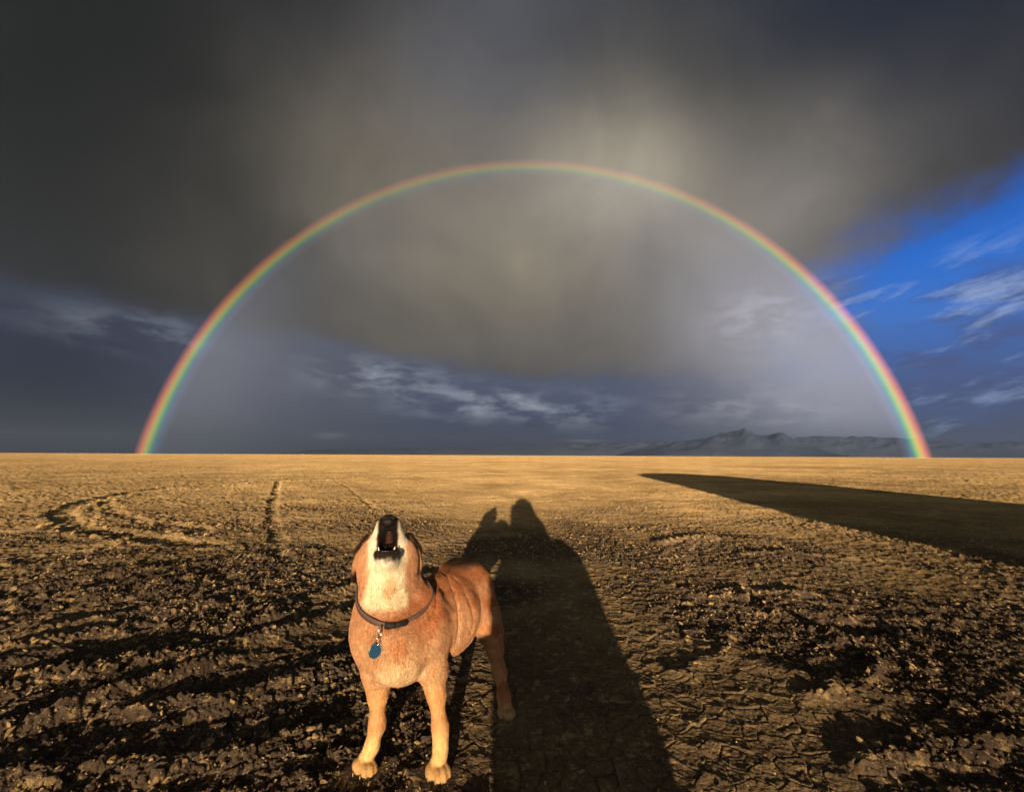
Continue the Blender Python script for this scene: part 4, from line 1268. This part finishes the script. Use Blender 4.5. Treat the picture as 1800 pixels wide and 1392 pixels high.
# ------------------------------------------------------------------ the camper van parked behind to the right (its long shadow crosses the plain)
def build_van():
    root = empty('camper_van', (7.5, -2.0, 0))
    tag(root, 'pale camper van parked off to the right, casting the long shadow', 'van')
    X0, Y0 = -7.5, 2.0
    prof = [(4.46, .42), (4.42, .60), (4.50, .95), (4.66, 1.14), (4.92, 1.30), (5.45, 2.00), (5.78, 2.42), (6.05, 2.62), (6.6, 2.78), (7.4, 2.86), (8.6, 2.88), (9.3, 2.76), (9.85, 2.50), (10.25, 2.10), (10.40, 1.75), (10.46, 1.2), (10.50, .60), (10.48, .42)]
    wheels = (5.35, 9.35); wr = 0.36; arch = 0.43
    under = []
    for wx in reversed(wheels):
        under.append((wx + arch, .42))
        for i in range(1, 8):
            a = math.pi * i / 8
            under.append((wx + arch * math.cos(a), .42 + arch * 0.95 * math.sin(a)))
        under.append((wx - arch, .42))
    poly = prof + under
    def inset(z): return 0.16 * max(0, (z - 1.3) / 1.6) ** 1.3
    def body(bm, bmesh):
        rows = []
        for yy, sg in ((-3.0, 1), (-1.0, -1)):
            rows.append([bm.verts.new((x + X0, yy + Y0 + sg * inset(z), z)) for x, z in poly])
        n = len(poly)
        bm.faces.new(rows[0]); bm.faces.new(rows[1][::-1])
        for i in range(n):
            bm.faces.new((rows[0][i], rows[1][i], rows[1][(i + 1) % n], rows[0][(i + 1) % n]))
        ed = [e for e in bm.edges if (e.verts[0] in rows[0]) == (e.verts[1] in rows[0]) and max(e.verts[0].co.z, e.verts[1].co.z) > 0.9]
        bmesh.ops.bevel(bm, geom=ed, offset=0.05, segments=3, affect='EDGES')
        bmesh.ops.triangulate(bm, faces=[f for f in bm.faces if len(f.verts) > 4])
    M_body = material('cream_van_paint', (0.62, 0.58, 0.50), 0.35, vary=0.06, vscale=1.5)
    M_glass = material('dark_window_glass', (0.02, 0.025, 0.03), 0.06)
    M_rub = material('tyre_rubber', (0.025, 0.024, 0.023), 0.85); M_rim = material('steel_rim', (0.4, 0.39, 0.37), 0.4, metallic=0.8)
    M_trim = material('black_trim', (0.03, 0.03, 0.03), 0.6)
    bo = bm_obj('body', body, M_body, root, smooth=False)
    def side_quad(bm, bmesh, pts, y, t):
        a = [bm.verts.new((x + X0, y + Y0 + (-1 if y < -2 else 1) * (t - inset(z)), z)) for x, z in pts]
        b = [bm.verts.new((x + X0, y + Y0 - (-1 if y < -2 else 1) * (0.02 + inset(z)), z)) for x, z in pts]
        n = len(pts)
        bm.faces.new(a); bm.faces.new(b[::-1])
        for i in range(n): bm.faces.new((a[i], a[(i + 1) % n], b[(i + 1) % n], b[i]))
    for y in (-3.0, -1.0):
        d = bm_obj('door', lambda bm, b: side_quad(bm, b, [(5.02, .55), (6.05, .55), (6.05, 2.12), (5.62, 2.12), (5.02, 1.32)], y, 0.012), M_body, root, smooth=False)
        bm_obj('window', lambda bm, b: side_quad(bm, b, [(5.22, 1.40), (5.98, 1.40), (5.98, 2.02), (5.66, 2.02)], y, 0.020), M_glass, d, smooth=False)
        bm_obj('handle', lambda bm, b: side_quad(bm, b, [(5.84, 1.18), (6.00, 1.18), (6.00, 1.22), (5.84, 1.22)], y, 0.045), M_trim, d, smooth=False)
        for x0, x1 in ((6.35, 7.65), (7.95, 9.35)):
            bm_obj('window', lambda bm, b: side_quad(bm, b, [(x0, 1.42), (x1, 1.42), (x1, 2.05), (x0, 2.05)], y, 0.014), M_glass, root, smooth=False)
        bm_obj('sill_trim', lambda bm, b: side_quad(bm, b, [(5.85, .44), (8.85, .44), (8.85, .54), (5.85, .54)], y, 0.03), M_trim, root, smooth=False)
    def wscreen(bm, bmesh):
        a = Vector((4.98 + X0, 0, 1.39)); c = Vector((5.74 + X0, 0, 2.37)); nv = Vector((-(c.z - a.z), 0, c.x - a.x)).normalized() * 0.012
        q = [a + nv + Vector((0, -0.86, 0)), c + nv + Vector((0, -0.74, 0)), c + nv + Vector((0, 0.74, 0)), a + nv + Vector((0, 0.86, 0))]
        v = [bm.verts.new(p) for p in q]; w = [bm.verts.new(p - nv * 3) for p in q]
        bm.faces.new(v); bm.faces.new(w[::-1])
        for i in range(4): bm.faces.new((v[i], v[(i + 1) % 4], w[(i + 1) % 4], w[i]))
    bm_obj('windscreen', wscreen, M_glass, root, smooth=False)
    M_lamp = material('headlight_glass', (0.7, 0.7, 0.68), 0.08); M_tail = material('tail_lamp', (0.35, 0.01, 0.01), 0.15)
    for y in (-0.78, 0.78):
        bm_obj('headlight', lambda bm, b: box_bm(bm, b, (4.425 + X0, y - 0.12, 0.78), (4.52 + X0, y + 0.12, 0.94), 0.02), M_lamp, root)
        bm_obj('tail_light', lambda bm, b: box_bm(bm, b, (10.43 + X0, y - 0.07, 0.95), (10.50 + X0, y + 0.07, 1.30), 0.015), M_tail, root)
    for lo, hi in (((4.34, -0.92, .44), (4.50, 0.92, .64)), ((10.44, -0.92, .44), (10.58, 0.92, .60))):
        bm_obj('bumper', lambda bm, b: box_bm(bm, b, (lo[0] + X0, lo[1], lo[2]), (hi[0] + X0, hi[1], hi[2]), 0.03), M_trim, root)
    for y in (-1.05, 1.05):
        bm_obj('mirror', lambda bm, b: box_bm(bm, b, (5.05 + X0, y - 0.08, 1.42), (5.15 + X0, y + 0.08, 1.68), 0.02), M_trim, root)
    for wx in wheels:
        for y in (-0.84, 0.84):
            def tyre(bm, bmesh):
                pr = [(0.22, -.10), (0.33, -.115), (0.36, -.08), (0.36, .08), (0.33, .115), (0.22, .10)]; n = 36; rows = []
                for i in range(n):
                    a = 2 * math.pi * i / n
                    rows.append([bm.verts.new((wx + X0 + r * math.cos(a), y + t, 0.36 + r * math.sin(a))) for r, t in pr])
                for i in range(n):
                    for j in range(len(pr)): bm.faces.new((rows[i][j], rows[i][(j + 1) % 6], rows[(i + 1) % n][(j + 1) % 6], rows[(i + 1) % n][j]))
            def rim(bm, bmesh):
                bmesh.ops.create_cone(bm, segments=28, radius1=0.225, radius2=0.225, depth=0.16, cap_ends=True)
                bmesh.ops.inset_region(bm, faces=[f for f in bm.faces if len(f.verts) > 4], thickness=0.05, depth=-0.03)
                bmesh.ops.transform(bm, matrix=Matrix.Translation((wx + X0, y, 0.36)) @ Matrix.Rotation(RAD(90), 4, 'X'), verts=bm.verts)
            w = bm_obj('wheel', tyre, M_rub, root); bm_obj('rim', rim, M_rim, w, smooth=False)


build_van()
print('done', round(time.time() - T0, 1))
